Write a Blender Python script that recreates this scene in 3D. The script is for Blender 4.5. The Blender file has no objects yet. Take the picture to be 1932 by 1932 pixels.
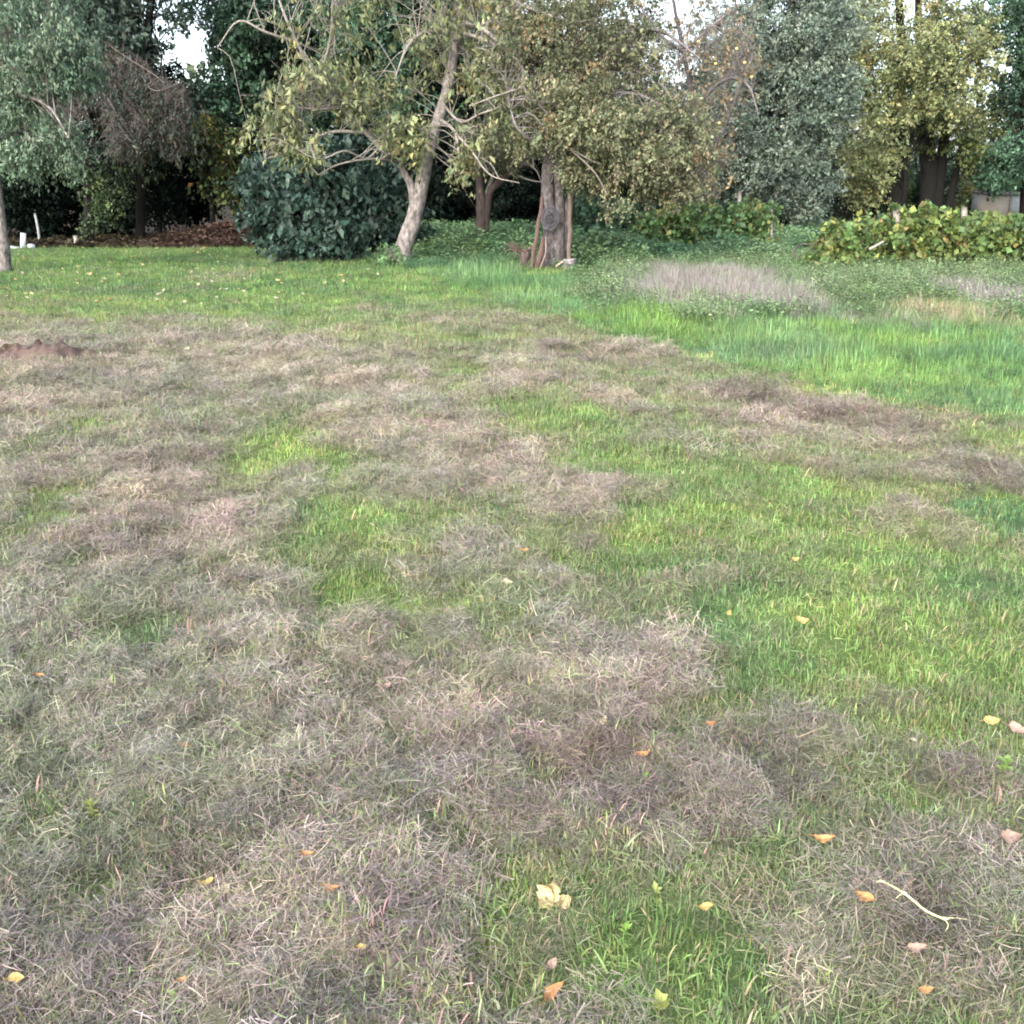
import bpy, math, random
import numpy as np
from mathutils import Vector

# ------------------------------------------------------------------ camera, sky, sun, exposure
scene = bpy.context.scene
CAM_H = 1.55
PITCH = math.radians(17.28)
camd = bpy.data.cameras.new('camera')
cam = bpy.data.objects.new('camera', camd)
scene.collection.objects.link(cam)
cam.location = (0, 0, CAM_H)
cam.rotation_euler = (math.pi / 2 - PITCH, 0, 0)
camd.sensor_width = 36
camd.lens = 36.0
camd.clip_start = 0.05
camd.clip_end = 2000
scene.camera = cam

SUN_EL, SUN_AZ = math.radians(30), math.radians(205)     # soft sun added behind the camera for front light on the trees
world = bpy.data.worlds.new("World")
scene.world = world
world.use_nodes = True
wn = world.node_tree
wn.nodes.clear()
sky = wn.nodes.new('ShaderNodeTexSky')
sky.sky_type = 'NISHITA'
sky.sun_disc = False
sky.sun_elevation = SUN_EL
sky.sun_rotation = SUN_AZ
sky.air_density = 1.0
sky.dust_density = 4.0
sky.ozone_density = 1.0
bg = wn.nodes.new('ShaderNodeBackground')
bg.inputs['Strength'].default_value = 0.15
wo = wn.nodes.new('ShaderNodeOutputWorld')
hs = wn.nodes.new('ShaderNodeHueSaturation')                # thin cloud: the sky is paler than clear blue
hs.inputs['Saturation'].default_value = .62
wn.links.new(sky.outputs[0], hs.inputs['Color']); wn.links.new(hs.outputs[0], bg.inputs[0])
wn.links.new(bg.outputs[0], wo.inputs[0])

sund = bpy.data.lights.new('sun', 'SUN')
sund.energy = 0.5
sund.angle = math.radians(60)
sund.color = (1.0, 0.96, 0.92)
sun = bpy.data.objects.new('sun', sund)
scene.collection.objects.link(sun)
sdir = Vector((math.sin(SUN_AZ) * math.cos(SUN_EL), math.cos(SUN_AZ) * math.cos(SUN_EL), math.sin(SUN_EL)))
sun.rotation_euler = sdir.to_track_quat('Z', 'Y').to_euler()

scene.view_settings.view_transform = 'Standard'
scene.view_settings.look = 'None'
scene.view_settings.exposure = 2.2
scene.view_settings.gamma = 1.0
scene.cycles.max_bounces = 6
scene.cycles.diffuse_bounces = 3
scene.cycles.transmission_bounces = 3
scene.cycles.filter_width = 1.9

rng = np.random.default_rng(7)
random.seed(7)
C = scene.collection

# ------------------------------------------------------------------ photo pixel (1932 px wide view) -> place in the garden
cp, sp_ = math.cos(PITCH), math.sin(PITCH)
def ray(px, py):
    a = (px - 966) / 1932.0
    b = (966 - py) / 1932.0
    return np.array([a, cp + b * sp_, -sp_ + b * cp])
def P(px, py, Y):
    d = ray(px, py); t = Y / d[1]
    return np.array([d[0] * t, Y, CAM_H + d[2] * t])
def G(px, py):
    d = ray(px, py); t = CAM_H / max(-d[2], 1e-3)
    return np.array([d[0] * t, d[1] * t])
def S(Y):                       # metres per view pixel at depth Y
    return Y / 1932.0 / cp

# ------------------------------------------------------------------ noise
def _hash(ix, iy, s):
    h = (ix.astype(np.int64) * 374761393 + iy.astype(np.int64) * 668265263 + s * 1274126177) & 0xffffffff
    h = ((h ^ (h >> 13)) * 1274126177) & 0xffffffff
    return ((h ^ (h >> 16)) & 0xffff) / 65535.0
def vnoise(x, y, s=0):
    ix, iy = np.floor(x), np.floor(y)
    fx, fy = x - ix, y - iy
    fx = fx * fx * (3 - 2 * fx); fy = fy * fy * (3 - 2 * fy)
    ix = ix.astype(np.int64); iy = iy.astype(np.int64)
    a = _hash(ix, iy, s); b = _hash(ix + 1, iy, s); c = _hash(ix, iy + 1, s); d = _hash(ix + 1, iy + 1, s)
    return (a * (1 - fx) + b * fx) * (1 - fy) + (c * (1 - fx) + d * fx) * fy
def fbm(x, y, s=0, o=4):
    r, a, t = 0, 1.0, 0
    for k in range(o):
        r = r + a * vnoise(x * 2 ** k + 17.3 * k, y * 2 ** k - 9.1 * k, s + k); t += a; a *= 0.55
    return r / t

# ------------------------------------------------------------------ what grows where
BX = np.array([G(*p) for p in [(600, 478), (760, 512), (870, 545), (960, 580), (1130, 630), (1280, 664), (1420, 697), (1560, 738), (1700, 772), (1850, 785), (1932, 800)]])
def lush_edge(x):
    return np.interp(x, BX[:, 0], BX[:, 1], left=45, right=6.4)

# (cx, cy, rx, ry, strength) in photo pixels, laid on the ground: + dry straw, - green
PATCH = [(700,585,60,9,.8),(430,525,62,15,.9),(870,610,95,12,.55),(510,690,90,34,.8),(640,715,90,28,.55),(650,792,100,26,.95),(800,830,120,30,1.0),
 (935,875,130,36,1.3),(985,710,50,14,.8),(1160,765,48,22,.9),(1250,662,90,13,.7),(1130,955,48,26,.9),(1265,1098,70,18,.8),(1430,1040,75,18,.7),
 (1400,755,120,25,.8),(1560,790,150,26,1.2),(1700,820,110,30,1.1),(1850,905,75,34,1.2),(1640,850,140,30,.5),(1480,880,90,14,.5),(1850,800,120,14,.6),
 (1250,825,40,10,.6),(1130,1250,170,90,.9),(1150,1400,190,90,.9),(1180,1540,110,60,.8),(1400,1480,110,50,.7),(1500,1420,45,30,.8),(1760,1470,110,60,.8),
 (1700,1320,90,30,.7),(1850,1070,80,30,.5),(1690,1700,190,110,1.0),(1850,1850,170,110,1.0),(650,1740,190,130,.9),(720,1590,140,70,.6),(1450,1850,120,70,.5),
 (280,1000,220,90,.5),(230,920,150,60,.5),(380,1240,300,120,.5),(150,1450,220,150,.5),(450,1450,260,110,.6),(100,740,250,70,.4),(350,640,250,40,.3),(60,680,90,26,.4),
 (880,1030,40,25,.6),(1040,1900,120,60,.5),(200,1900,150,70,.4),
 (860,705,50,14,-.9),(1010,800,110,35,-1.0),(1150,870,150,40,-.8),(1350,960,110,60,-1.0),(1240,1000,90,40,-.6),(540,835,80,60,-1.2),(580,1000,50,50,-1.1),(690,1000,80,55,-.9),
 (640,880,60,30,-.9),(660,1112,90,32,-1.2),(290,1218,75,32,-1.6),(80,955,80,24,-1.3),(40,1000,40,20,-.7),(140,1060,40,30,-1.3),(125,825,35,30,-1.1),(740,1285,36,22,-1.1),(430,1310,70,18,-1.1),
 (510,1290,22,14,-1.3),(820,1140,80,40,-.8),(1050,1040,60,30,-.8),(1220,1050,60,30,-1.0),(1640,1100,220,80,-.7),(1850,1120,150,90,-.8),(1420,1230,170,90,-.8),(1640,1230,200,60,-.5),(1350,1340,90,60,-.7),
 (1240,1790,120,75,-1.4),(1040,1660,130,60,-1.1),(170,1745,60,45,-1.2),(1060,1490,60,40,-.8),(1880,1450,70,60,-.8),(1600,1520,70,40,-.7),(560,1570,110,40,-.8),(1340,1600,80,60,-.5),(920,1600,60,60,-.9),
 (1860,1300,90,50,-.6),(1100,1800,100,60,-.6),(1900,980,60,40,-1.0),(1180,720,80,16,-.5),(440,580,200,14,-.8),(1720,1530,60,20,-.4),(60,1240,60,40,-.6),(90,1380,80,30,-.5),(1500,1700,60,80,-.4),
 (1500,930,120,30,-.4),(600,620,120,18,-.5),(880,650,60,14,-.4),(1030,740,60,12,-.4)]
PW = []
for cx, cy, rx, ry, st in PATCH:
    c = G(cx, cy)
    PW.append((c[0], c[1], abs(G(cx + rx, cy)[0] - c[0]), abs(G(cx, cy - ry)[1] - G(cx, cy + ry)[1]) / 2, st))
LX = np.array([G(*p) for p in [(-200, 585), (0, 585), (200, 588), (400, 600), (560, 610), (700, 600), (860, 590), (1000, 585)]])

def fields(x, y):
    """straw 0..1, lush 0..1 (long unmown grass), far_lawn 0..1"""
    wx = x + (fbm(x * 2.2, y * 2.2, 31) - .5) * .5
    wy = y + (fbm(x * 2.2, y * 1.6, 41) - .5) * .7
    base = .35 - .19 * np.tanh((x - .15 * y + .2) / 1.0) + .05 * np.clip((4 - y) / 2, 0, 1) * (x < .3) - .02 * np.clip((y - 9) / 4, 0, 1)
    e = np.zeros_like(x)
    for cx, cy, rx, ry, st in PW:
        e += st * np.exp(-(((wx - cx) / rx) ** 2 + ((wy - cy) / ry) ** 2) * .9)
    n = (fbm(x * 1.7, y * 1.7, 3) - .5) * 1.0 + (fbm(x * 5, y * 5, 5) - .5) * .9 + (fbm(x * 15, y * 15, 6, 2) - .5) * .45
    farlawn = 1 / (1 + np.exp(-(y - np.interp(x, LX[:, 0], LX[:, 1]) - (fbm(x * .8, y * .8, 61) - .5) * 5) / 1.5))
    h = base + e * .62 + n * .8 - farlawn * .62
    lush = 1 / (1 + np.exp(-(wy - lush_edge(wx) + .1) / .16))
    tuft = 1.3 * np.exp(-(((wx - G(1935, 985)[0]) / .35) ** 2 + ((wy - G(1935, 985)[1]) / .4) ** 2))
    lush = np.clip(lush + np.where(tuft > .5, 1, 0) * tuft, 0, 1)
    h = np.clip(h, 0, 1) * (1 - lush)
    return h, lush, farlawn * (1 - lush)

MOLE = G(75, 682)
def height(x, y, h=None, lush=None):
    if h is None: h, lush, _ = fields(x, y)
    d = np.hypot(x, y)
    fine = np.clip(1.3 - d / 14, 0, 1)
    z = (fbm(x * .35, y * .35, 71) - .5) * .10 * np.clip(d / 8, 0.15, 1)
    z += h * (.010 + .12 * np.maximum(fbm(x * 3.2, y * 4.2, 81) - .42, 0) + .15 * np.maximum(fbm(x * 9, y * 12, 91, 3) - .48, 0) * fine)
    z += (fbm(x * 14, y * 14, 95, 2) - .5) * .012 * fine
    z += .02 * lush
    r = np.hypot((x - MOLE[0]) / .62, (y - MOLE[1]) / .42)
    z += .14 * np.exp(-r ** 2 * 1.6) * (1 + 2.2 * (fbm(x * 8, y * 8, 79, 5) - .5))
    return z

def pal(a, b, t):
    return np.array(a)[None] * (1 - t[:, None]) + np.array(b)[None] * t[:, None]

# ------------------------------------------------------------------ mesh helpers
def mesh_np(name, V, F, mats, attrs=None, smooth=False):
    """V (n,3); F (m,k) fixed-size faces"""
    me = bpy.data.meshes.new(name)
    V = np.asarray(V, np.float32); F = np.asarray(F, np.int32)
    m, k = F.shape
    me.vertices.add(len(V)); me.vertices.foreach_set('co', V.ravel())
    me.loops.add(m * k); me.loops.foreach_set('vertex_index', F.ravel())
    me.polygons.add(m)
    me.polygons.foreach_set('loop_start', np.arange(m, dtype=np.int32) * k)
    me.polygons.foreach_set('loop_total', np.full(m, k, np.int32))
    if smooth: me.polygons.foreach_set('use_smooth', np.ones(m, bool))
    for an, arr in (attrs or {}).items():
        at = me.attributes.new(an, 'FLOAT_VECTOR', 'POINT')
        at.data.foreach_set('vector', np.asarray(arr, np.float32).ravel())
    for mt in (mats if isinstance(mats, list) else [mats]): me.materials.append(mt)
    me.update(calc_edges=True)
    return me

def link(name, me, parent=None, loc=None):
    o = bpy.data.objects.new(name, me); C.objects.link(o)
    if parent: o.parent = parent
    if loc is not None: o.location = tuple(float(v) for v in loc)
    return o
def thing(name, label, cat, loc, group=None):
    o = bpy.data.objects.new(name, None); C.objects.link(o)
    o.location = tuple(float(v) for v in loc); o['label'] = label; o['category'] = cat
    if group: o['group'] = group
    return o
def tag(o, label, cat, group=None, kind=None):
    o['label'] = label; o['category'] = cat
    if group: o['group'] = group
    if kind: o['kind'] = kind
    return o

def unit(v): return v / np.maximum(np.linalg.norm(v, axis=-1, keepdims=True), 1e-9)

def smooth_path(pts, rad, n):
    """Catmull-Rom through the points"""
    pts = np.asarray(pts, float); rad = np.asarray(rad, float)
    k = len(pts)
    if k == 2:
        t = np.linspace(0, 1, n)[:, None]
        return pts[0] * (1 - t) + pts[1] * t, rad[0] * (1 - t[:, 0]) + rad[1] * t[:, 0]
    e = np.vstack([2 * pts[0] - pts[1], pts, 2 * pts[-1] - pts[-2]])
    out = []; u = np.linspace(0, k - 1 - 1e-6, n)
    for q in u:
        i = int(q); f = q - i
        p0, p1, p2, p3 = e[i], e[i + 1], e[i + 2], e[i + 3]
        out.append(.5 * ((2 * p1) + (-p0 + p2) * f + (2 * p0 - 5 * p1 + 4 * p2 - p3) * f * f + (-p0 + 3 * p1 - 3 * p2 + p3) * f ** 3))
    return np.array(out), np.interp(u, np.arange(k), rad)

class Tubes:
    def __init__(s): s.V = []; s.F = []; s.n = 0
    def add(s, pts, rad, sides=6, seg=None, rough=0.0, cap=True):
        seg = seg or max(4, len(pts) * 3)
        p, r = smooth_path(pts, rad, seg)
        t = unit(np.gradient(p, axis=0))
        ref = np.array([0, 0, 1.0]) if abs(t[0][2]) < .8 else np.array([1.0, 0, 0])
        a = unit(np.cross(t, ref)); b = np.cross(t, a)
        th = np.linspace(0, 2 * np.pi, sides, endpoint=False)
        rr = r[:, None] * np.ones(sides)[None]
        if rough:
            rr = rr * (1 + rough * (fbm(np.cos(th)[None] * 1.7 + np.arange(seg)[:, None] * .13 + p[0, 0], np.sin(th)[None] * 1.7 + np.arange(seg)[:, None] * .31, 5, 3) - .5) * 2)
        ring = p[:, None] + (np.cos(th)[None, :, None] * a[:, None] + np.sin(th)[None, :, None] * b[:, None]) * rr[:, :, None]
        V = ring.reshape(-1, 3)
        i = np.arange(seg - 1)[:, None] * sides; j = np.arange(sides)[None]; j2 = (j + 1) % sides
        F = np.stack([i + j, i + j2, i + sides + j2, i + sides + j], -1).reshape(-1, 4)
        s.V.append(V); s.F.append(F + s.n); s.n += len(V)
        if cap:
            c = len(V)
            s.V.append(np.array([p[0], p[-1]]))
            jj = np.arange(sides); k2 = (jj + 1) % sides
            f0 = np.stack([np.full(sides, s.n), k2 + s.n - c, jj + s.n - c, jj + s.n - c], -1)
            # degenerate quads avoided: build as two-vertex fans of quads
            last = (seg - 1) * sides + s.n - c
            if sides % 2 == 0:
                q0 = [[s.n, (2 * m) + s.n - c, (2 * m + 1) + s.n - c, (2 * m + 2) % sides + s.n - c] for m in range(sides // 2)]
                q1 = [[s.n + 1, last + (2 * m + 2) % sides, last + 2 * m + 1, last + 2 * m] for m in range(sides // 2)]
                s.F.append(np.array(q0 + q1))
            s.n += 2
    def mesh(s, name, mat, smooth=True):
        return mesh_np(name, np.vstack(s.V), np.vstack(s.F), mat, smooth=smooth)

def boxes(bl):
    """list of (centre, half sizes, 3x3 rotation)"""
    V = []; F = []; n = 0
    q = np.array([[0, 1, 3, 2], [4, 6, 7, 5], [0, 4, 5, 1], [2, 3, 7, 6], [0, 2, 6, 4], [1, 5, 7, 3]])
    for c, h, R in bl:
        v = np.array([[sx, sy, sz] for sx in (-1, 1) for sy in (-1, 1) for sz in (-1, 1)], float) * np.array(h)
        V.append(v @ np.asarray(R).T + np.array(c)); F.append(q + n); n += 8
    return np.vstack(V), np.vstack(F)
def rotz(a):
    c, s = math.cos(a), math.sin(a); return np.array([[c, -s, 0], [s, c, 0], [0, 0, 1]])
def rotx(a):
    c, s = math.cos(a), math.sin(a); return np.array([[1, 0, 0], [0, c, -s], [0, s, c]])
def roty(a):
    c, s = math.cos(a), math.sin(a); return np.array([[c, 0, s], [0, 1, 0], [-s, 0, c]])

# ------------------------------------------------------------------ materials
def new_mat(name):
    m = bpy.data.materials.new(name); m.use_nodes = True
    nt = m.node_tree; nt.nodes.clear()
    return m, nt, nt.nodes.new, nt.links.new

def leaf_material(name, translucency=.3, rough=.55, spec=.35):
    m, nt, N, L = new_mat(name)
    at = N('ShaderNodeAttribute'); at.attribute_name = 'col'
    nz = N('ShaderNodeTexNoise'); nz.inputs['Scale'].default_value = 9
    geo = N('ShaderNodeNewGeometry'); L(geo.outputs['Position'], nz.inputs['Vector'])
    mr = N('ShaderNodeMapRange'); mr.inputs['To Min'].default_value = .75; mr.inputs['To Max'].default_value = 1.25
    L(nz.outputs[0], mr.inputs[0])
    mu = N('ShaderNodeVectorMath'); mu.operation = 'SCALE'
    L(at.outputs['Vector'], mu.inputs[0]); L(mr.outputs[0], mu.inputs['Scale'])
    p = N('ShaderNodeBsdfPrincipled'); p.inputs['Roughness'].default_value = rough
    p.inputs['Specular IOR Level'].default_value = spec
    L(mu.outputs[0], p.inputs['Base Color'])
    t = N('ShaderNodeBsdfTranslucent'); L(mu.outputs[0], t.inputs['Color'])
    mx = N('ShaderNodeMixShader'); mx.inputs[0].default_value = translucency
    L(p.outputs[0], mx.inputs[1]); L(t.outputs[0], mx.inputs[2])
    o = N('ShaderNodeOutputMaterial'); L(mx.outputs[0], o.inputs[0])
    return m

def blade_material(name, translucency=.25, rough=.6, spec=.25):
    """strand colour = colour of the tuft it belongs to x the strand's own tone"""
    m, nt, N, L = new_mat(name)
    at = N('ShaderNodeAttribute'); at.attribute_name = 'tint'; at.attribute_type = 'INSTANCER'
    av = N('ShaderNodeAttribute'); av.attribute_name = 'var'
    mu = N('ShaderNodeVectorMath'); mu.operation = 'MULTIPLY'
    L(at.outputs['Vector'], mu.inputs[0]); L(av.outputs['Vector'], mu.inputs[1])
    p = N('ShaderNodeBsdfPrincipled'); p.inputs['Roughness'].default_value = rough
    p.inputs['Specular IOR Level'].default_value = spec
    L(mu.outputs[0], p.inputs['Base Color'])
    t = N('ShaderNodeBsdfTranslucent'); L(mu.outputs[0], t.inputs['Color'])
    mx = N('ShaderNodeMixShader'); mx.inputs[0].default_value = translucency
    L(p.outputs[0], mx.inputs[1]); L(t.outputs[0], mx.inputs[2])
    o = N('ShaderNodeOutputMaterial'); L(mx.outputs[0], o.inputs[0])
    return m

def noise_material(name, c1, c2, scale=20, rough=.85, bump=.4, stretch=(1, 1, 1), c3=None, detail=6, dist=.02):
    m, nt, N, L = new_mat(name)
    tc = N('ShaderNodeTexCoord'); mp = N('ShaderNodeMapping'); mp.inputs['Scale'].default_value = stretch
    L(tc.outputs['Object'], mp.inputs[0])
    nz = N('ShaderNodeTexNoise'); nz.inputs['Scale'].default_value = scale; nz.inputs['Detail'].default_value = detail
    nz.inputs['Roughness'].default_value = .65
    L(mp.outputs[0], nz.inputs['Vector'])
    cr = N('ShaderNodeValToRGB')
    cr.color_ramp.elements[0].position = .36; cr.color_ramp.elements[0].color = (*c1, 1)
    cr.color_ramp.elements[1].position = .64; cr.color_ramp.elements[1].color = (*c2, 1)
    if c3:
        e = cr.color_ramp.elements.new(.70); e.color = (*c3, 1)
    L(nz.outputs[0], cr.inputs[0])
    p = N('ShaderNodeBsdfPrincipled'); p.inputs['Roughness'].default_value = rough
    p.inputs['Specular IOR Level'].default_value = .25
    L(cr.outputs[0], p.inputs['Base Color'])
    b = N('ShaderNodeBump'); b.inputs['Strength'].default_value = bump; b.inputs['Distance'].default_value = dist
    L(nz.outputs[0], b.inputs['Height']); L(b.outputs[0], p.inputs['Normal'])
    o = N('ShaderNodeOutputMaterial'); L(p.outputs[0], o.inputs[0])
    return m

LEAF = leaf_material('leaf')
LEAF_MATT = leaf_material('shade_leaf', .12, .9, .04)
LEAF_DRY = leaf_material('fallen_leaf', .2, .6, .3)
BLADE = blade_material('grass_blade', .3)
STRAW = blade_material('straw', .1, .7, .25)
BARK_PALE = noise_material('pale_bark', (.055, .05, .05), (.24, .22, .215), 13, .9, 1.0, (1, 1, .5), (.38, .38, .39), 10, .03)
BARK_GREY = noise_material('grey_bark', (.028, .025, .027), (.115, .105, .108), 14, .9, 1.0, (1, 1, .6), (.22, .215, .225), 10, .03)
BARK_BROWN = noise_material('brown_bark', (.032, .024, .024), (.085, .066, .064), 16, .9, .8, (1, 1, .3))
BARK_DARK = noise_material('dark_bark', (.004, .004, .004), (.011, .0105, .010), 14, .95, .8, (1, 1, .3))
TWIG = noise_material('twig', (.11, .10, .09), (.25, .235, .22), 30, .9, .3)
TWIG_APPLE = noise_material('grey_twig', (.09, .083, .085), (.21, .195, .205), 30, .9, .3)
TWIG_DEAD = noise_material('dead_twig', (.05, .043, .04), (.125, .112, .105), 30, .9, .3)

def ground_material():
    m, nt, N, L = new_mat('garden_soil_and_turf')
    at = N('ShaderNodeAttribute'); at.attribute_name = 'col'
    geo = N('ShaderNodeNewGeometry')
    n1 = N('ShaderNodeTexNoise'); n1.inputs['Scale'].default_value = 55; n1.inputs['Detail'].default_value = 8; n1.inputs['Roughness'].default_value = .7
    n2 = N('ShaderNodeTexNoise'); n2.inputs['Scale'].default_value = 3; n2.inputs['Detail'].default_value = 5
    L(geo.outputs['Position'], n1.inputs['Vector']); L(geo.outputs['Position'], n2.inputs['Vector'])
    m1 = N('ShaderNodeMapRange'); m1.inputs['From Min'].default_value = .3; m1.inputs['From Max'].default_value = .7
    m1.inputs['To Min'].default_value = .55; m1.inputs['To Max'].default_value = 1.35
    L(n1.outputs[0], m1.inputs[0])
    m2 = N('ShaderNodeMapRange'); m2.inputs['To Min'].default_value = .8; m2.inputs['To Max'].default_value = 1.2
    L(n2.outputs[0], m2.inputs[0])
    mm = N('ShaderNodeMath'); mm.operation = 'MULTIPLY'; L(m1.outputs[0], mm.inputs[0]); L(m2.outputs[0], mm.inputs[1])
    mu = N('ShaderNodeVectorMath'); mu.operation = 'SCALE'; L(at.outputs['Vector'], mu.inputs[0]); L(mm.outputs[0], mu.inputs['Scale'])
    p = N('ShaderNodeBsdfPrincipled'); p.inputs['Roughness'].default_value = .95; p.inputs['Specular IOR Level'].default_value = .1
    L(mu.outputs[0], p.inputs['Base Color'])
    b = N('ShaderNodeBump'); b.inputs['Strength'].default_value = .8; b.inputs['Distance'].default_value = .02
    L(n1.outputs[0], b.inputs['Height']); L(b.outputs[0], p.inputs['Normal'])
    o = N('ShaderNodeOutputMaterial'); L(p.outputs[0], o.inputs[0])
    return m

# ------------------------------------------------------------------ colours of straw and grass
HAY_A, HAY_B, HAY_C = (.285, .235, .215), (.415, .325, .29), (.25, .25, .205)
GRN_A, GRN_B = (.11, .185, .075), (.20, .285, .088)
LUSH_A, LUSH_B, LUSH_C = (.085, .175, .075), (.15, .265, .065), (.125, .21, .11)
PALE = [(510,690,85,26),(640,718,70,18),(650,792,95,20),(790,830,110,24),(935,876,125,28),(700,585,50,8),(870,610,80,9),(985,710,50,11),(1160,765,42,16),(1130,955,42,18),(1265,1098,60,12),(1430,1040,60,12),(1250,662,60,8),(1240,1000,1,1),(1640,850,60,12),(1480,885,60,9),(240,960,90,22),(420,1080,90,20)]
DARK_HAY = [(1500,770,110,20),(1620,800,110,22),(1720,815,90,24),(1850,908,72,32),(1400,745,60,14),(1880,795,80,14),(1100,620,60,6),(1000,590,50,5),(1150,1410,170,75),(1500,1425,45,30),(1760,1470,90,50),(380,830,100,14),(340,880,80,12),(480,1370,190,24),(120,900,80,16),(700,1290,160,40),(1750,1760,120,50),(620,1180,120,24)]  # dark brown patches in the straw
def _world(lst):
    o = []
    for cx, cy, rx, ry in lst:
        c = G(cx, cy); o.append((c[0], c[1], abs(G(cx + rx, cy)[0] - c[0]), abs(G(cx, cy - ry)[1] - G(cx, cy + ry)[1]) / 2))
    return o
PALE, DARK_HAY = _world(PALE), _world(DARK_HAY)
def emask(lst, x, y):
    wx = x + (fbm(x * 2.5, y * 2.5, 51) - .5) * .35; wy = y + (fbm(x * 2.5, y * 2.5, 52) - .5) * .6
    e = np.zeros_like(x)
    for cx, cy, rx, ry in lst: e = np.maximum(e, np.exp(-(((wx - cx) / rx) ** 2 + ((wy - cy) / ry) ** 2) * 1.1))
    return e * np.clip(fbm(x * 4, y * 4, 53) * 2.2 - .2, .2, 1)
def hay_tint(x, y):
    t = np.clip(fbm(x * 1.3, y * 1.3, 11) * 2.4 - .7, 0, 1)
    g = np.clip(fbm(x * 1.1, y * 1.1, 13) * 3 - 1.2 - .35 * np.tanh(x), 0, 1)
    # the straight rows where the straw lies thick are pinker
    c = pal(HAY_A, HAY_B, t)
    dk = np.clip(fbm(x * 3.1, y * 3.6, 15) * 3.4 - 1.5, 0, 1)[:, None]      # darker straw in random patches
    c = c * (1 - .36 * dk * np.array([1, .97, .9]))
    c = c * (1 - g[:, None] * .65) + np.array(HAY_C) * g[:, None] * .65
    pm, dm = emask(PALE, x, y)[:, None], emask(DARK_HAY, x, y)[:, None]
    c = c * (1 - .85 * pm) + np.array([.40, .32, .265]) * .85 * pm
    c = c * (1 - .8 * dm) + np.array([.105, .078, .072]) * .8 * dm
    gp = np.clip(fbm(x * 5, y * 5, 16, 3) * 5 - 2.9, 0, 1)[:, None]          # green left standing between
    c = c * (1 - .4 * gp) + np.array([.16, .20, .085]) * .4 * gp
    return c * (.68 + .6 * fbm(x * 7, y * 7, 14, 3))[:, None]
def green_tint(x, y, far=None):
    t = np.clip(fbm(x * 1.5, y * 1.5, 21) * 2.6 - .8, 0, 1)
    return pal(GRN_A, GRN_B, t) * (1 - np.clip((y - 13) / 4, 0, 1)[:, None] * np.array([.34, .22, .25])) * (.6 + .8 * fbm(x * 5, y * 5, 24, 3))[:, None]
def lush_tint(x, y):
    t = np.clip(fbm(x * .9, y * .9, 25) * 3 - 1.0, 0, 1); q = np.clip(fbm(x * .7, y * .5, 26) * 3 - 1.1, 0, 1)
    c = pal(LUSH_A, LUSH_B, t)
    c = c * (1 - .7 * q[:, None]) + np.array(LUSH_C) * .7 * q[:, None]
    return c * (.62 + .76 * fbm(x * 2.4, y * 1.8, 27, 3))[:, None]

# dry grey and tan patches in the meadow: photo px ellipses
WEED = [(1290, 528, 100, 32, 0), (1400, 548, 80, 28, 0), (1350, 515, 110, 16, 0), (1760, 588, 110, 24, 1), (1890, 560, 80, 26, 0), (1640, 600, 60, 14, 2), (1560, 545, 120, 20, 2), (1700,540,130,14,2)]
WW = []
for cx, cy, rx, ry, k in WEED:
    c = G(cx, cy + 12)
    WW.append((c[0], c[1], abs(G(cx + rx, cy + 12)[0] - c[0]), abs(G(cx, cy + 12 - ry)[1] - G(cx, cy + 12 + ry)[1]) / 2, k))
def weed_mask(x, y, kinds=(0,)):
    e = np.zeros_like(x)
    wx = x + (fbm(x, y, 33) - .5) * 1.2; wy = y + (fbm(x, y, 34) - .5) * 2
    for cx, cy, rx, ry, k in WW:
        if k in kinds: e = np.maximum(e, np.exp(-(((wx - cx) / rx) ** 2 + ((wy - cy) / ry) ** 2) * 1.3) * np.clip(fbm(x * 1.6, y * .9, 35) * 3 - .6, 0.05, 1))
    return e

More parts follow.
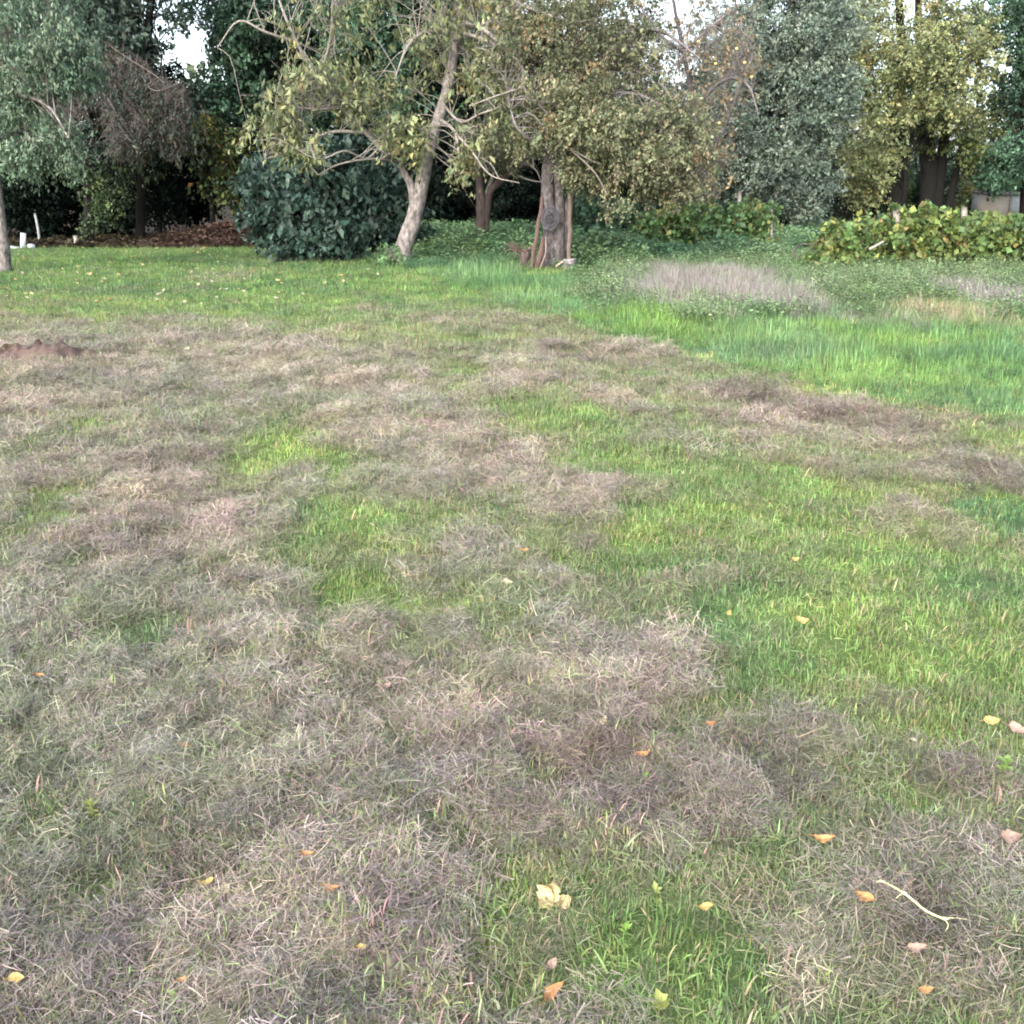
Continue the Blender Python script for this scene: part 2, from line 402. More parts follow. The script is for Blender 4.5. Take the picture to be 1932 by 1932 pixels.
# ------------------------------------------------------------------ the ground, one sheet to the horizon
def build_ground():
    ys = np.concatenate([np.linspace(-6, .6, 14), .75 * (1.0 + .0115) ** np.arange(0, 1)])
    y = [.7]
    while y[-1] < 32: y.append(y[-1] * 1.0078 + .004)
    while y[-1] < 420: y.append(y[-1] * 1.045)
    ys = np.concatenate([np.linspace(-8, .5, 12), np.array(y)])
    u = np.linspace(-1, 1, 521)
    u = np.sign(u) * (np.abs(u) * .62 + np.maximum(np.abs(u) - .86, 0) * 12)
    Y, U = np.meshgrid(ys, u, indexing='ij')
    X = U * (np.maximum(Y, 0) + 2.2)
    x, y = X.ravel(), Y.ravel()
    h, lush, far = fields(x, y)
    z = height(x, y, h, lush)
    soil = np.array([.085, .07, .055])
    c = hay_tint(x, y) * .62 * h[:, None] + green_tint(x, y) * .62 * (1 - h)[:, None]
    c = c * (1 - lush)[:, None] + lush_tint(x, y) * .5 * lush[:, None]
    bare = np.clip(fbm(x * 4, y * 4, 55) * 3 - 1.7, 0, 1)[:, None] * h[:, None]
    c = c * (1 - bare * .5) + soil * bare * .5
    # brown leaf mould under the wood
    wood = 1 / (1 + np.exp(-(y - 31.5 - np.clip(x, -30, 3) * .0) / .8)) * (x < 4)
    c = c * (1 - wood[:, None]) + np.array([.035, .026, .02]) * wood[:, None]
    r = np.hypot((x - MOLE[0]) / .62, (y - MOLE[1]) / .42) + (fbm(x * 6, y * 6, 77) - .5) * .9
    ml = np.clip((1.05 - r) * 3, 0, 1)[:, None]
    c = c * (1 - ml) + pal((.12, .085, .075), (.03, .016, .015), np.clip(fbm(x * 5, y * 5, 78) * 4 - 2, 0, 1)) * ml
    nu = len(u); ny = len(ys)
    i = np.arange(ny - 1)[:, None] * nu; j = np.arange(nu - 1)[None]
    F = np.stack([i + j, i + j + 1, i + nu + j + 1, i + nu + j], -1).reshape(-1, 4)
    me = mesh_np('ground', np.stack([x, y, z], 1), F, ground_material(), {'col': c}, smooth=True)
    o = link('ground', me); o['kind'] = 'structure'
build_ground()

# ------------------------------------------------------------------ scattering of small growth (stuff)
def ribbon(p0, d, L, w, up_curve, segs, r):
    """bent flat blade starting at p0 going along d"""
    side = unit(np.cross(d, [0, 0, 1.0]) + r.normal(0, .25, 3))
    t = np.linspace(0, 1, segs + 1)
    c = p0 + d[None] * (t * L)[:, None] + np.array([0, 0, 1.0])[None] * (up_curve * L * t ** 2)[:, None]
    c = c + np.cross(d, [0, 0, 1.0])[None] * (r.normal(0, .28) * L * t ** 2)[:, None]
    ww = w * (1 - t ** 2.5 * .9)
    V = np.empty((2 * (segs + 1), 3)); V[0::2] = c - side * ww[:, None] / 2; V[1::2] = c + side * ww[:, None] / 2
    return V
def template(name, strands, mat):
    V = []; F = []; A = []; n = 0
    for v, var in strands:
        k = len(v) // 2
        V.append(v); A.append(np.tile(var, (len(v), 1)))
        for q in range(k - 1): F.append([n + 2 * q, n + 2 * q + 1, n + 2 * q + 3, n + 2 * q + 2])
        n += len(v)
    me = mesh_np(name, np.vstack(V), np.array(F), mat, {'var': np.vstack(A)})
    return bpy.data.objects.new(name, me)
def hay_template(i, n=130, R=.09, lmin=.015, lmax=.07, w=.0019, green=.14, pile=.02):
    r = np.random.default_rng(100 + i); out = []
    main = r.uniform(0, np.pi)
    for k in range(n):
        a = (main + r.normal(0, .75)) if r.random() < .5 else r.uniform(0, 2 * np.pi)
        el = r.normal(.06, .22)
        d = np.array([math.cos(a) * math.cos(el), math.sin(a) * math.cos(el), math.sin(el)])
        L = r.uniform(lmin, lmax); q = R * math.sqrt(r.random()); b = r.uniform(0, 2 * np.pi)
        p0 = np.array([q * math.cos(b), q * math.sin(b), r.uniform(0, pile)]) - d * L / 2
        v = r.uniform(.42, 1.28) ** 1.2
        col = np.array([v, v, v]) * (1 + r.normal(0, .05, 3))
        if r.random() < green: col = col * np.array([.62, .95, .45])
        if r.random() < .03: col = col * 1.3
        out.append((ribbon(p0, d, L, w * r.uniform(.5, 1.25), r.normal(-.05, .25), 3, r), col))
    return template('hay_%02d' % i, out, STRAW)
def tuft_template(i, n=34, R=.05, hmin=.025, hmax=.06, w=.0028, lean=.5, curl=-.35, dry=.12, seed=200, segs=3):
    r = np.random.default_rng(seed + i); out = []
    for k in range(n):
        a = r.uniform(0, 2 * np.pi); ln = abs(r.normal(0, lean)); ln = min(ln, 1.35)
        d = np.array([math.cos(a) * math.sin(ln), math.sin(a) * math.sin(ln), math.cos(ln)])
        q = R * math.sqrt(r.random()); b = r.uniform(0, 2 * np.pi)
        v = r.uniform(.45, 1.6); col = np.array([v, v, v]) * (1 + r.normal(0, .09, 3))
        if r.random() < dry: col = np.array([2.2, 1.25, 2.2]) * r.uniform(.7, 1.1)
        L = r.uniform(hmin, hmax)
        out.append((ribbon(np.array([q * math.cos(b), q * math.sin(b), -.004]), d, L, w * r.uniform(.6, 1.4), curl * math.sin(ln) * r.uniform(.5, 1.6) - .06, segs, r), col))
    return template('tuft_%03d' % (seed + i), out, BLADE)
def herb_template(i, n=26, R=.16, H=.3, leaf=.05, seed=400):
    """leafy plant: quads of leaf around short stems"""
    r = np.random.default_rng(seed + i); V = []; F = []; A = []; k = 0
    for s in range(n):
        q = R * math.sqrt(r.random()); b = r.uniform(0, 2 * np.pi); top = H * r.uniform(.35, 1)
        c0 = np.array([q * math.cos(b), q * math.sin(b), 0])
        for l in range(4):
            a = r.uniform(0, 2 * np.pi); z = top * (1 - .2 * l)
            d = np.array([math.cos(a), math.sin(a), r.normal(-.15, .35)]); d = unit(d); s_ = unit(np.cross(d, [0, 0, 1.]) + r.normal(0, .3, 3))
            L = leaf * r.uniform(.6, 1.3); o = c0 + [0, 0, z]
            nn = np.cross(s_, d) * .12 * L
            vv = np.array([o, o + d * L * .5 - s_ * L * .36 + nn, o + d * L, o + d * L * .5 + s_ * L * .36 + nn])
            V.append(vv); F.append([k, k + 1, k + 2, k + 3]); k += 4
            v = r.uniform(.6, 1.35); A.append(np.tile(np.array([v, v, v]) * (1 + r.normal(0, .06, 3)), (4, 1)))
    me = mesh_np('herb_%02d' % i, np.vstack(V), np.array(F), BLADE, {'var': np.vstack(A)})
    return bpy.data.objects.new('herb_%02d' % i, me)

def scatter(name, temps, pts, rot, scl, idx, tint):
    col = bpy.data.collections.new(name + '_pieces')
    for t in temps: col.objects.link(t)
    me = bpy.data.meshes.new(name)
    n = len(pts)
    me.vertices.add(n); me.vertices.foreach_set('co', np.asarray(pts, np.float32).ravel())
    tint = np.asarray(tint) * np.exp(rng.normal(0, .16, (n, 1))) * (1 + rng.normal(0, .04, (n, 3)))
    def vec(an, arr):
        a = me.attributes.new(an, 'FLOAT_VECTOR', 'POINT'); a.data.foreach_set('vector', np.asarray(arr, np.float32).ravel())
    vec('rot', rot); vec('tint', tint)
    a = me.attributes.new('scl', 'FLOAT', 'POINT'); a.data.foreach_set('value', np.asarray(scl, np.float32))
    a = me.attributes.new('idx', 'INT', 'POINT'); a.data.foreach_set('value', np.asarray(idx, np.int32))
    o = link(name, me); o['kind'] = 'stuff'
    g = bpy.data.node_groups.new(name, 'GeometryNodeTree')
    g.interface.new_socket('Geometry', in_out='INPUT', socket_type='NodeSocketGeometry')
    g.interface.new_socket('Geometry', in_out='OUTPUT', socket_type='NodeSocketGeometry')
    N, L = g.nodes.new, g.links.new
    gi = N('NodeGroupInput'); go = N('NodeGroupOutput')
    ci = N('GeometryNodeCollectionInfo'); ci.inputs['Collection'].default_value = col
    ci.inputs['Separate Children'].default_value = True; ci.inputs['Reset Children'].default_value = True
    ip = N('GeometryNodeInstanceOnPoints'); ip.inputs['Pick Instance'].default_value = True
    def attr(an, ty):
        q = N('GeometryNodeInputNamedAttribute'); q.data_type = ty; q.inputs['Name'].default_value = an; return q.outputs['Attribute']
    L(gi.outputs[0], ip.inputs['Points']); L(ci.outputs[0], ip.inputs['Instance'])
    L(attr('idx', 'INT'), ip.inputs['Instance Index'])
    L(attr('rot', 'FLOAT_VECTOR'), ip.inputs['Rotation']); L(attr('scl', 'FLOAT'), ip.inputs['Scale'])
    L(ip.outputs[0], go.inputs[0])
    md = o.modifiers.new('growth', 'NODES'); md.node_group = g
    return o

def wedge(n, y0, y1, half=.6, pad=.5, power=1.0):
    """random ground points in the part of the garden in front of the lens, area-weighted by power"""
    u = rng.random(n)
    y = np.sqrt(y0 ** 2 + u * (y1 ** 2 - y0 ** 2))
    x = rng.uniform(-1, 1, n) * (y * half + pad)
    return x, y
def rots(n, tilt=.12):
    return np.stack([rng.normal(0, tilt, n), rng.normal(0, tilt, n), rng.uniform(0, 6.283, n)], 1)

PEAR_X = G(1050, 508)[0]
def trodden(x, y):
    """short, trampled growth in front of the pear where the tools stand"""
    return (np.abs(x - PEAR_X) < .8) & (y > 19.6) & (y < 22.9)
def grow():
    # --- cut straw
    T = [hay_template(i) for i in range(10)]
    X = []; Y = []; SC = []
    for (y0, y1, dens, s) in [(1.0, 3.2, 640, .9), (3.2, 6, 460, 1.0), (6, 10, 260, 1.3), (10, 17, 110, 1.8), (17, 32, 22, 2.6)]:
        n = int(dens * (y1 ** 2 - y0 ** 2) * .6 + dens * (y1 - y0))
        x, y = wedge(n, y0, y1); X.append(x); Y.append(y); SC.append(np.full(n, s))
    x, y, s = map(np.concatenate, (X, Y, SC))
    h, lush, far = fields(x, y)
    p = np.clip((h - .06) * 1.35, 0.06, .92) * np.where(y > 6, .75, 1) * (1 - lush) * (1 - .75 * far)
    k = rng.random(len(x)) < p
    r = np.hypot((x - MOLE[0]) / .62, (y - MOLE[1]) / .42); k &= (r > 1.0) | (rng.random(len(x)) < .06)
    x, y, s, h, lush = x[k], y[k], s[k], h[k], lush[k]
    n = len(x); print('hay', n)
    z = height(x, y, h, lush) + rng.uniform(-.004, .012, n)
    scatter('cut_dry_grass', T, np.stack([x, y, z], 1), rots(n, .22), s * rng.uniform(.75, 1.25, n), rng.integers(0, 10, n), hay_tint(x, y) * np.clip(h * 1.6, .35, 1)[:, None] + np.array([.15, .185, .075]) * (1 - np.clip(h * 1.6, .35, 1))[:, None])
    # --- mown green grass
    T = [tuft_template(i, 40, .06, .02, .055, .0034, .85, -.55) for i in range(6)] + [tuft_template(i, 30, .06, .03, .08, .0042, 1.05, -.7, .08, 230) for i in range(4)]
    X = []; Y = []; SC = []
    for (y0, y1, dens, s) in [(1.0, 3.2, 760, .95), (3.2, 6, 380, 1.0), (6, 10, 230, 1.25), (10, 17, 110, 1.6), (17, 34, 40, 2.1)]:
        n = int(dens * (y1 ** 2 - y0 ** 2) * .6 + dens * (y1 - y0))
        x, y = wedge(n, y0, y1); X.append(x); Y.append(y); SC.append(np.full(n, s))
    x, y, s = map(np.concatenate, (X, Y, SC))
    h, lush, far = fields(x, y)
    p = np.clip(1.2 - h * .95, .35, 1) * np.clip(1 - lush * .8 + trodden(x, y), 0, 1)
    k = rng.random(len(x)) < p
    r = np.hypot((x - MOLE[0]) / .62, (y - MOLE[1]) / .42); k &= (r > .85)
    x, y, s, h, lush = x[k], y[k], s[k], h[k], lush[k]
    n = len(x); print('grass', n)
    z = height(x, y, h, lush)
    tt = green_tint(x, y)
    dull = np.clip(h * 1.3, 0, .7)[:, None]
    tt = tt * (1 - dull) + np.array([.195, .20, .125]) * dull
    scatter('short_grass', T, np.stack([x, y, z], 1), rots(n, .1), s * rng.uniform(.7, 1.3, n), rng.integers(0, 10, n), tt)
    # --- long unmown grass
    T = [tuft_template(i, 40, .11, .08, .24, .0060, .9, -.85, .05, 300, 5) for i in range(8)]
    X = []; Y = []; SC = []
    for (y0, y1, dens, s) in [(4, 9, 210, .75), (9, 15, 120, .95), (15, 26, 40, 1.35), (26, 60, 3.5, 2.0)]:
        n = int(dens * (y1 ** 2 - y0 ** 2) * .6 + dens * (y1 - y0))
        x, y = wedge(n, y0, y1); X.append(x); Y.append(y); SC.append(np.full(n, s))
    x, y, s = map(np.concatenate, (X, Y, SC))
    h, lush, far = fields(x, y)
    k = (rng.random(len(x)) < lush ** 2) & ~((x < 3.5) & (y > 31)) & ~trodden(x, y)
    x, y, s, h, lush = x[k], y[k], s[k], h[k], lush[k]
    n = len(x); print('long', n)
    edge = np.clip((y - lush_edge(x)) / 1.5, 0, 1)
    m0, m1, m2 = weed_mask(x, y, (0,)), weed_mask(x, y, (1,)), weed_mask(x, y, (2,))
    tt = lush_tint(x, y)
    meadow = np.clip((y - 13.5 - .2 * x) / 4, 0, 1)[:, None] * (x > 2)[:, None]
    tt = tt * (1 - .55 * meadow) + np.array([.14, .19, .11]) * .55 * meadow
    tt = tt * (1 - m1[:, None] * .8) + np.array([.29, .25, .14]) * m1[:, None] * .8
    tt = tt * (1 - m0[:, None] * .6) + np.array([.19, .175, .155]) * m0[:, None] * .6
    tt = tt * (1 - m2[:, None] * .5) + np.array([.20, .21, .15]) * m2[:, None] * .5
    z = height(x, y, h, lush)
    scatter('long_grass', T, np.stack([x, y, z], 1), rots(n, .12), s * rng.uniform(.6, 1.2, n) * (.42 + .33 * edge) * (.55 + .95 * fbm(x * 2.2, y * 1.7, 28, 3)), rng.integers(0, 8, n), tt)
    # --- nettles and ground elder round the trunks
    T = [herb_template(i) for i in range(6)]
    n = 17000
    y = rng.uniform(18.5, 34, n); x = rng.uniform(-3.6, 10, n)
    c0 = np.interp(x, [-3.6, -2.2, 0, 1.6, 3.4, 5.5, 7.5], [24.5, 22.8, 22.3, 20.6, 20.3, 21, 22.5])
    k = (y > c0 + (fbm(x, y, 36) - .5) * 3.2) & (weed_mask(x, y, (0, 1)) < .3) & ~(trodden(x, y) & (rng.random(n) < .8))
    x, y = x[k], y[k]; n = len(x); print('herb', n)
    z = height(x, y)
    t = np.clip(fbm(x * .6, y * .6, 38) * 3 - 1, 0, 1)
    hi = np.clip((y - c0[k]) / 3, .35, 1)
    scatter('ground_elder', T, np.stack([x, y, z], 1), rots(n, .12), rng.uniform(.6, 1.3, n) * hi * np.where(x > 3, .7, 1) * (.9 + 1.3 * np.clip(fbm(x * .9, y * .7, 44) * 2 - .5, 0, 1)), rng.integers(0, 6, n), pal((.08, .165, .09), (.17, .26, .13), t))
    T = [herb_template(40 + i, 30, .22, .28, .035, 450) for i in range(5)]
    n = 6500
    y = rng.uniform(11.5, 25, n); x = rng.uniform(1, 14, n)
    k = (y > 12.5 + .12 * x + (fbm(x, y, 46) - .5) * 3) & (rng.random(n) < np.clip(fbm(x * .9, y * .7, 47) * 2.2 - .6, 0.05, .8)) & (weed_mask(x, y, (0, 1)) < .2) & ~trodden(x, y)
    x, y = x[k], y[k]; n = len(x)
    scatter('meadow_herbs', T, np.stack([x, y, height(x, y)], 1), rots(n, .15), rng.uniform(.5, 1.25, n), rng.integers(0, 5, n), pal((.11, .19, .085), (.19, .24, .13), rng.random(n)))
    # --- grey dead weed stalks
    T = []
    for i in range(5):
        T.append(tuft_template(i, 60, .2, .12, .34, .0045, .8, -.25, 0, 350, 4))
    n = 9000
    x = rng.uniform(1.5, 13, n); y = rng.uniform(11, 23, n)
    k = rng.random(n) < weed_mask(x, y, (0,)) * 1.3 + weed_mask(x, y, (1,)) * .4
    x, y = x[k], y[k]; n = len(x); print('weed', n)
    m1 = weed_mask(x, y, (1,))[:, None]
    tt = np.array([.235, .215, .205]) * (1 - m1) + np.array([.34, .28, .17]) * m1
    tt = tt * rng.uniform(.7, 1.2, (n, 1))
    scatter('dead_weed_stalks', T, np.stack([x, y, height(x, y)], 1), rots(n, .1), rng.uniform(.6, 1.1, n), rng.integers(0, 5, n), tt)
    # --- brown leaf litter under the wood
    T = [herb_template(20 + i, 30, .35, .05, .12, 500) for i in range(4)]
    n = 5200
    x = rng.uniform(-22, 1, n); y = rng.uniform(31, 40, n)
    k = rng.random(n) < np.clip(fbm(x * .5, y * .5, 39) * 2 - .3, 0, 1)
    x, y = x[k], y[k]; n = len(x)
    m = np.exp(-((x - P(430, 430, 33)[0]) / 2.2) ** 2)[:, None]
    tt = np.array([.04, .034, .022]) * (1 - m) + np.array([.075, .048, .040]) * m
    zz = height(x, y) + .55 * np.exp(-((x - P(430, 430, 33)[0]) / 2.0) ** 2 - ((y - 34) / 1.6) ** 2)
    scatter('leaf_litter', T, np.stack([x, y, zz], 1), rots(n, .2), rng.uniform(.6, 1.2, n), rng.integers(0, 4, n), tt)
grow()

# ------------------------------------------------------------------ foliage
def leaf_mesh(name, cen, nrm, axis, L, W, colr, mat=LEAF, fold=.18):
    """cen (n,3), nrm normals, axis leaf direction, sizes; two triangles folded on the midrib"""
    axis = unit(axis); side = unit(np.cross(nrm, axis)); up = np.cross(axis, side)
    L = L[:, None]; W = W[:, None]
    V = np.empty((len(cen), 4, 3))
    V[:, 0] = cen - axis * L * .5
    V[:, 1] = cen - side * W * .5 + up * W * fold + axis * L * .05
    V[:, 2] = cen + axis * L * .5 - up * L * .10
    V[:, 3] = cen + side * W * .5 + up * W * fold + axis * L * .05
    b = np.arange(len(cen))[:, None] * 4
    F = np.concatenate([b + [0, 1, 2], b + [0, 2, 3]], 0)
    return mesh_np(name, V.reshape(-1, 3), F, mat, {'col': np.repeat(colr, 4, 0)})

def foliage(name, parent, origin, clumps, nper, size, cols, aspect=.6, droop=.35, r=None, tone_noise=.5, mat=None, spread=1.0):
    """clumps: (n,4) centre + radius. cols: list of (rgb, weight)"""
    r = r or rng
    clumps = np.asarray(clumps)
    n = len(clumps)
    cnt = np.maximum(3, (nper * r.uniform(.5, 1.4, n))).astype(int)
    idx = np.repeat(np.arange(n), cnt)
    m = len(idx)
    ns = np.maximum(1, cnt // 8); off = np.concatenate([[0], np.cumsum(ns)[:-1]]); S_ = int(ns.sum())
    sc_ = np.repeat(np.arange(n), ns)                       # clump of every spray
    v = unit(r.normal(0, 1, (S_, 3))) * (r.random((S_, 1)) ** .45); v[:, 2] *= .75
    sdir = unit(v * 1.1 + r.normal(0, .6, (S_, 3)) + np.array([0, 0, -droop * .8]))
    scen = clumps[sc_, :3] + v * clumps[sc_, 3:4] * spread
    sp = off[idx] + (r.random(m) * ns[idx]).astype(int)
    u = r.random(m) - .35
    slen = size * 3.4
    c = scen[sp] + sdir[sp] * (u * slen)[:, None] + r.normal(0, size * .42, (m, 3)); c[:, 2] -= np.maximum(u, 0) ** 2 * slen * .5
    out = unit(v[sp] * .4 + r.normal(0, .5, (m, 3)) + np.array([0, 0, .6]))
    ax = sdir[sp] * .8 + r.normal(0, .65, (m, 3)); ax[:, 2] -= droop
    L = size * np.exp(r.normal(-.05, .32, m)).clip(.4, 1.8); W = L * aspect * r.uniform(.75, 1.2, m)
    spt = r.uniform(.72, 1.28, S_)
    rgb = np.array([q[0] for q in cols]); w = np.array([q[1] for q in cols], float); w /= w.sum()
    # colour goes by spray: most leaves of a clump share one hue
    pick = r.choice(len(cols), n, p=w)
    lp = np.where(r.random(m) < .75, pick[idx], r.choice(len(cols), m, p=w))
    col = rgb[lp] * (r.uniform(1 - tone_noise, 1 + tone_noise, n))[idx][:, None] * spt[sp][:, None] * r.uniform(.75, 1.25, m)[:, None] * (1 + r.normal(0, .05, (m, 3)))
    me = leaf_mesh(name, c - np.asarray(origin), out, ax, L, W, np.clip(col, .003, .9), mat or LEAF)
    return link(name, me, parent)

def blob_clumps(blobs, Y, rad, r=None):
    """blobs: (px, py, rx, ry, dy, ry_depth, n) in photo px at depth Y+dy -> clumps in metres"""
    r = r or rng
    out = []
    for px, py, rx, ry, dy, dr, n in blobs:
        c = P(px, py, Y + dy); s = S(Y + dy)
        v = unit(r.normal(0, 1, (n, 3))) * (r.random((n, 1)) ** .5)
        p = c + v * np.array([rx * s, dr, ry * s])
        out.append(np.hstack([p, (rad * r.uniform(.55, 1.25, n))[:, None]]))
    a = np.vstack(out)
    a[:, 2] = np.maximum(a[:, 2], a[:, 3] * .4)
    return a

def twigs(tb, clumps, skel, frac, r0, r=None, sag=.0, sides=4, reach=4.0):
    """thin curved twigs from the nearest limb point to foliage clumps"""
    r = r or rng
    skel = np.asarray(skel)
    for c in clumps:
        if r.random() > frac: continue
        d = np.linalg.norm(skel - c[:3], axis=1)
        k = np.argsort(d)[int(r.integers(0, min(14, len(d))))]
        if d[k] > reach or d[k] < .05: continue
        a, b = skel[k], c[:3]
        m1 = a * .66 + b * .34 + r.normal(0, .10, 3) * d[k] * .6; m2 = a * .33 + b * .67 + r.normal(0, .10, 3) * d[k] * .6
        m1[2] += .10 * d[k]; m2[2] += .05 * d[k] - sag * d[k]
        tb.add([a, m1, m2, b], [r0, r0 * .75, r0 * .5, r0 * .18], sides, 8, cap=False)
        for q in range(2):
            e = m2 + r.normal(0, 1, 3) * c[3] * .9
            tb.add([m2, (m2 + e) / 2 + r.normal(0, .04, 3), e], [r0 * .4, r0 * .28, r0 * .1], 3, 5, cap=False)

def limb_path(pts, Y):
    return [P(p[0], p[1], Y + (p[2] if len(p) > 2 else 0)) for p in pts]
def sample_skel(paths, n=14):
    return np.vstack([smooth_path(p, np.ones(len(p)), n)[0] for p in paths])

def tree(name, label, base, Y, trunks, limbs, bark, blobs, rad, nper, size, cols, twig_mat=None, frac=.5, r0=.018, aspect=.6, droop=.35, sag=0, tone=.45, cat='tree', group=None, extra=None, trunk_sides=12, seed=1, reach=4.0, skel_from=0.25, leaf_mat=None):
    """trunks / limbs: list of (pixel polyline, pixel widths) standing at depth Y"""
    r = np.random.default_rng(seed)
    b = P(base[0], base[1], Y); b[2] = float(height(np.array([b[0]]), np.array([Y]))[0])
    t = thing(name, label, cat, b, group)
    tb = Tubes(); sk = []
    for pts, w in trunks:
        p = limb_path(pts, Y)
        p[0] = p[0].copy()
        if abs(p[0][2]) < 1.2 and len(pts[0]) < 4: p[0][2] = min(p[0][2], b[2]) - .12
        tb.add([q - b for q in p], [S(Y) * q / 2 for q in w], trunk_sides, max(10, len(p) * 6), rough=.16)
        s = sample_skel([p]); sk.append(s[int(len(s) * skel_from):])
    link('trunk', tb.mesh('trunk', bark), t)
    lb = Tubes(); any_l = False
    for pts, w in limbs:
        p = limb_path(pts, Y)
        lb.add([q - b for q in p], [S(Y) * q / 2 for q in w], 7, max(8, len(p) * 4), rough=.1, cap=False)
        sk.append(sample_skel([p], 10)); any_l = True
    cl = blob_clumps(blobs, Y, rad, r)
    skel = np.vstack(sk) if sk else np.array([[b[0], b[1], 3.0]])
    if frac > 0:
        tt = Tubes()
        c2 = cl.copy(); c2[:, :3] -= b
        twigs(tt, c2, skel - b, frac, r0, r, sag, reach=reach)
        if tt.V: link('twigs', tt.mesh('twigs', twig_mat or TWIG), t)
    if any_l: link('limbs', lb.mesh('limbs', twig_mat or bark), t)
    if nper: foliage('crown', t, b, cl, nper, size, cols, aspect, droop, r, tone, leaf_mat)
    return t, cl, b

DK = [((.022, .050, .030), 3), ((.030, .065, .038), 2), ((.018, .036, .026), 2)]
GREYG = [((.105, .165, .11), 3), ((.14, .19, .13), 2), ((.08, .13, .09), 2)]
TEAL = [((.045, .095, .060), 3), ((.06, .12, .07), 2), ((.035, .075, .05), 2)]
OLIVE = [((.14, .165, .08), 4), ((.18, .195, .10), 3), ((.11, .14, .075), 3), ((.20, .18, .08), .6)]
PEAR = [((.135, .15, .085), 4), ((.165, .165, .10), 3), ((.10, .125, .07), 4), ((.25, .17, .09), .35), ((.19, .16, .115), .8)]
GREYTEAL = [((.12, .165, .13), 4), ((.155, .195, .155), 3), ((.085, .12, .10), 2)]  # willow leaves lightened: distance haze put into the colour
YELG = [((.18, .205, .095), 4), ((.23, .245, .115), 3), ((.12, .15, .08), 3), ((.28, .22, .07), .3)]  # maple leaves paled too, colour standing in for haze

# walnut leaning in the middle
tree('walnut_tree', 'leaning walnut tree with pale mottled trunk forking low, beside the dark green bush', (757, 502), 23.4,
     [([(758, 503), (763, 462), (781, 412), (795, 350), (808, 285), (830, 215), (845, 165), (853, 120), (862, 55), (868, -10), (880, -120), (890, -260)], [36, 29, 28, 25, 21, 19, 18, 17, 16, 15, 12, 6]),
      ([(783, 382), (776, 352), (764, 328), (752, 306)], [19, 14, 12, 10])],
     [([(752, 306), (725, 286, -.3), (690, 250, -.5), (645, 205, -.6), (600, 150, -.6), (560, 80, -.5), (530, 10, -.3), (510, -60)], [10, 9, 9, 8, 7, 5.5, 4, 2]),
      ([(690, 250, -.5), (620, 250, -.9), (560, 280, -1.2), (500, 300, -1.5)], [7, 5, 4, 2]),
      ([(752, 306), (700, 300, -1), (640, 310, -1.4), (600, 330, -1.6)], [6, 4, 3, 1.5]),
      ([(645, 205, -.6), (580, 205, -1), (520, 190, -1.3)], [6, 4, 2]),
      ([(600, 150, -.6), (620, 90, -1), (628, 20, -1.2), (625, -50, -1)], [6, 5, 4, 2]),
      ([(862, 60), (900, 70, -.6), (945, 88, -1), (980, 110, -1.4), (990, 160, -1.5)], [7, 6, 5, 4, 2]),
      ([(858, 100), (900, 92, .4), (930, 100, .6)], [6, 4, 2]),
      ([(845, 60), (800, 62, -.5), (770, 85, -.8), (755, 120, -.9), (745, 150, -1)], [6, 5, 4, 3, 1.5]),
      ([(838, 200), (870, 230, -.6), (905, 215, -1), (950, 195, -1.3), (985, 130, -1.4)], [5, 4, 3, 3, 1.5]),
      ([(830, 225), (858, 250, -.8), (865, 300, -1.0), (850, 330, -1.1)], [6, 4.5, 3.5, 2]),
      ([(858, 250, -.8), (890, 285, -1.2), (925, 330, -1.4), (980, 345, -1.5)], [4.5, 3.5, 2.5, 1.5]),
      ([(862, 40), (900, 50, -.6), (932, 71, -1), (985, 126, -1.5), (987, 165, -1.7), (1026, 206, -1.9), (1050, 241, -2), (1073, 277, -2.1), (1121, 324, -2.2), (1146, 368, -2.2)], [7, 6.5, 6, 5.5, 5, 4.5, 4, 3.5, 2.5, 1.5]), ([(868, -20), (940, -10, -.8), (1010, 20, -1.3), (1080, 40, -1.7), (1130, 36, -1.7)], [8, 7, 5.5, 4, 2]), ([(1073, 277, -2.1), (1110, 300, -2.3), (1135, 310, -2.4)], [3, 2, 1]),
      ([(987, 165, -1.7), (940, 180, -1.9), (885, 200, -2)], [4, 3, 1.5]),
      ([(715, 280, -.3), (690, 300, -1), (650, 285, -1.6), (600, 300, -2), (540, 270, -2.2)], [5, 4, 3, 2, 1]),
      ([(560, 80, -.5), (500, 60, -.9), (450, 40, -1), (410, 90, -1.1)], [5, 4, 3, 1.5])],
     BARK_PALE,
     [(520, 235, 60, 45, -1.3, 1.0, 34), (570, 170, 60, 45, -1, 1.0, 30), (640, 150, 60, 45, -.6, 1.0, 22), (620, 60, 90, 50, -.6, 1.2, 20), (560, 280, 60, 30, -1.6, .8, 20), (680, 190, 55, 40, -.8, .9, 22),
      (770, 255, 55, 32, -.8, .8, 34), (740, 180, 60, 40, 0, .9, 20), (800, 90, 60, 60, 0, 1.0, 20), (890, 150, 50, 60, -.5, .9, 18), (900, 280, 45, 40, -.8, .9, 16), (960, 180, 50, 60, -1, 1.0, 18), (870, 30, 90, 50, 0, 1.4, 26), (980, 40, 80, 60, -1.2, 1.2, 20), (860, 330, 22, 16, -1, .4, 5),
      (700, -60, 220, 60, 0, 2.4, 60), (900, -120, 150, 80, 0, 2.4, 40)],
     .32, 26, .13, OLIVE, TWIG, .95, .012, .42, .7, tone=.35, seed=11, reach=2.4)

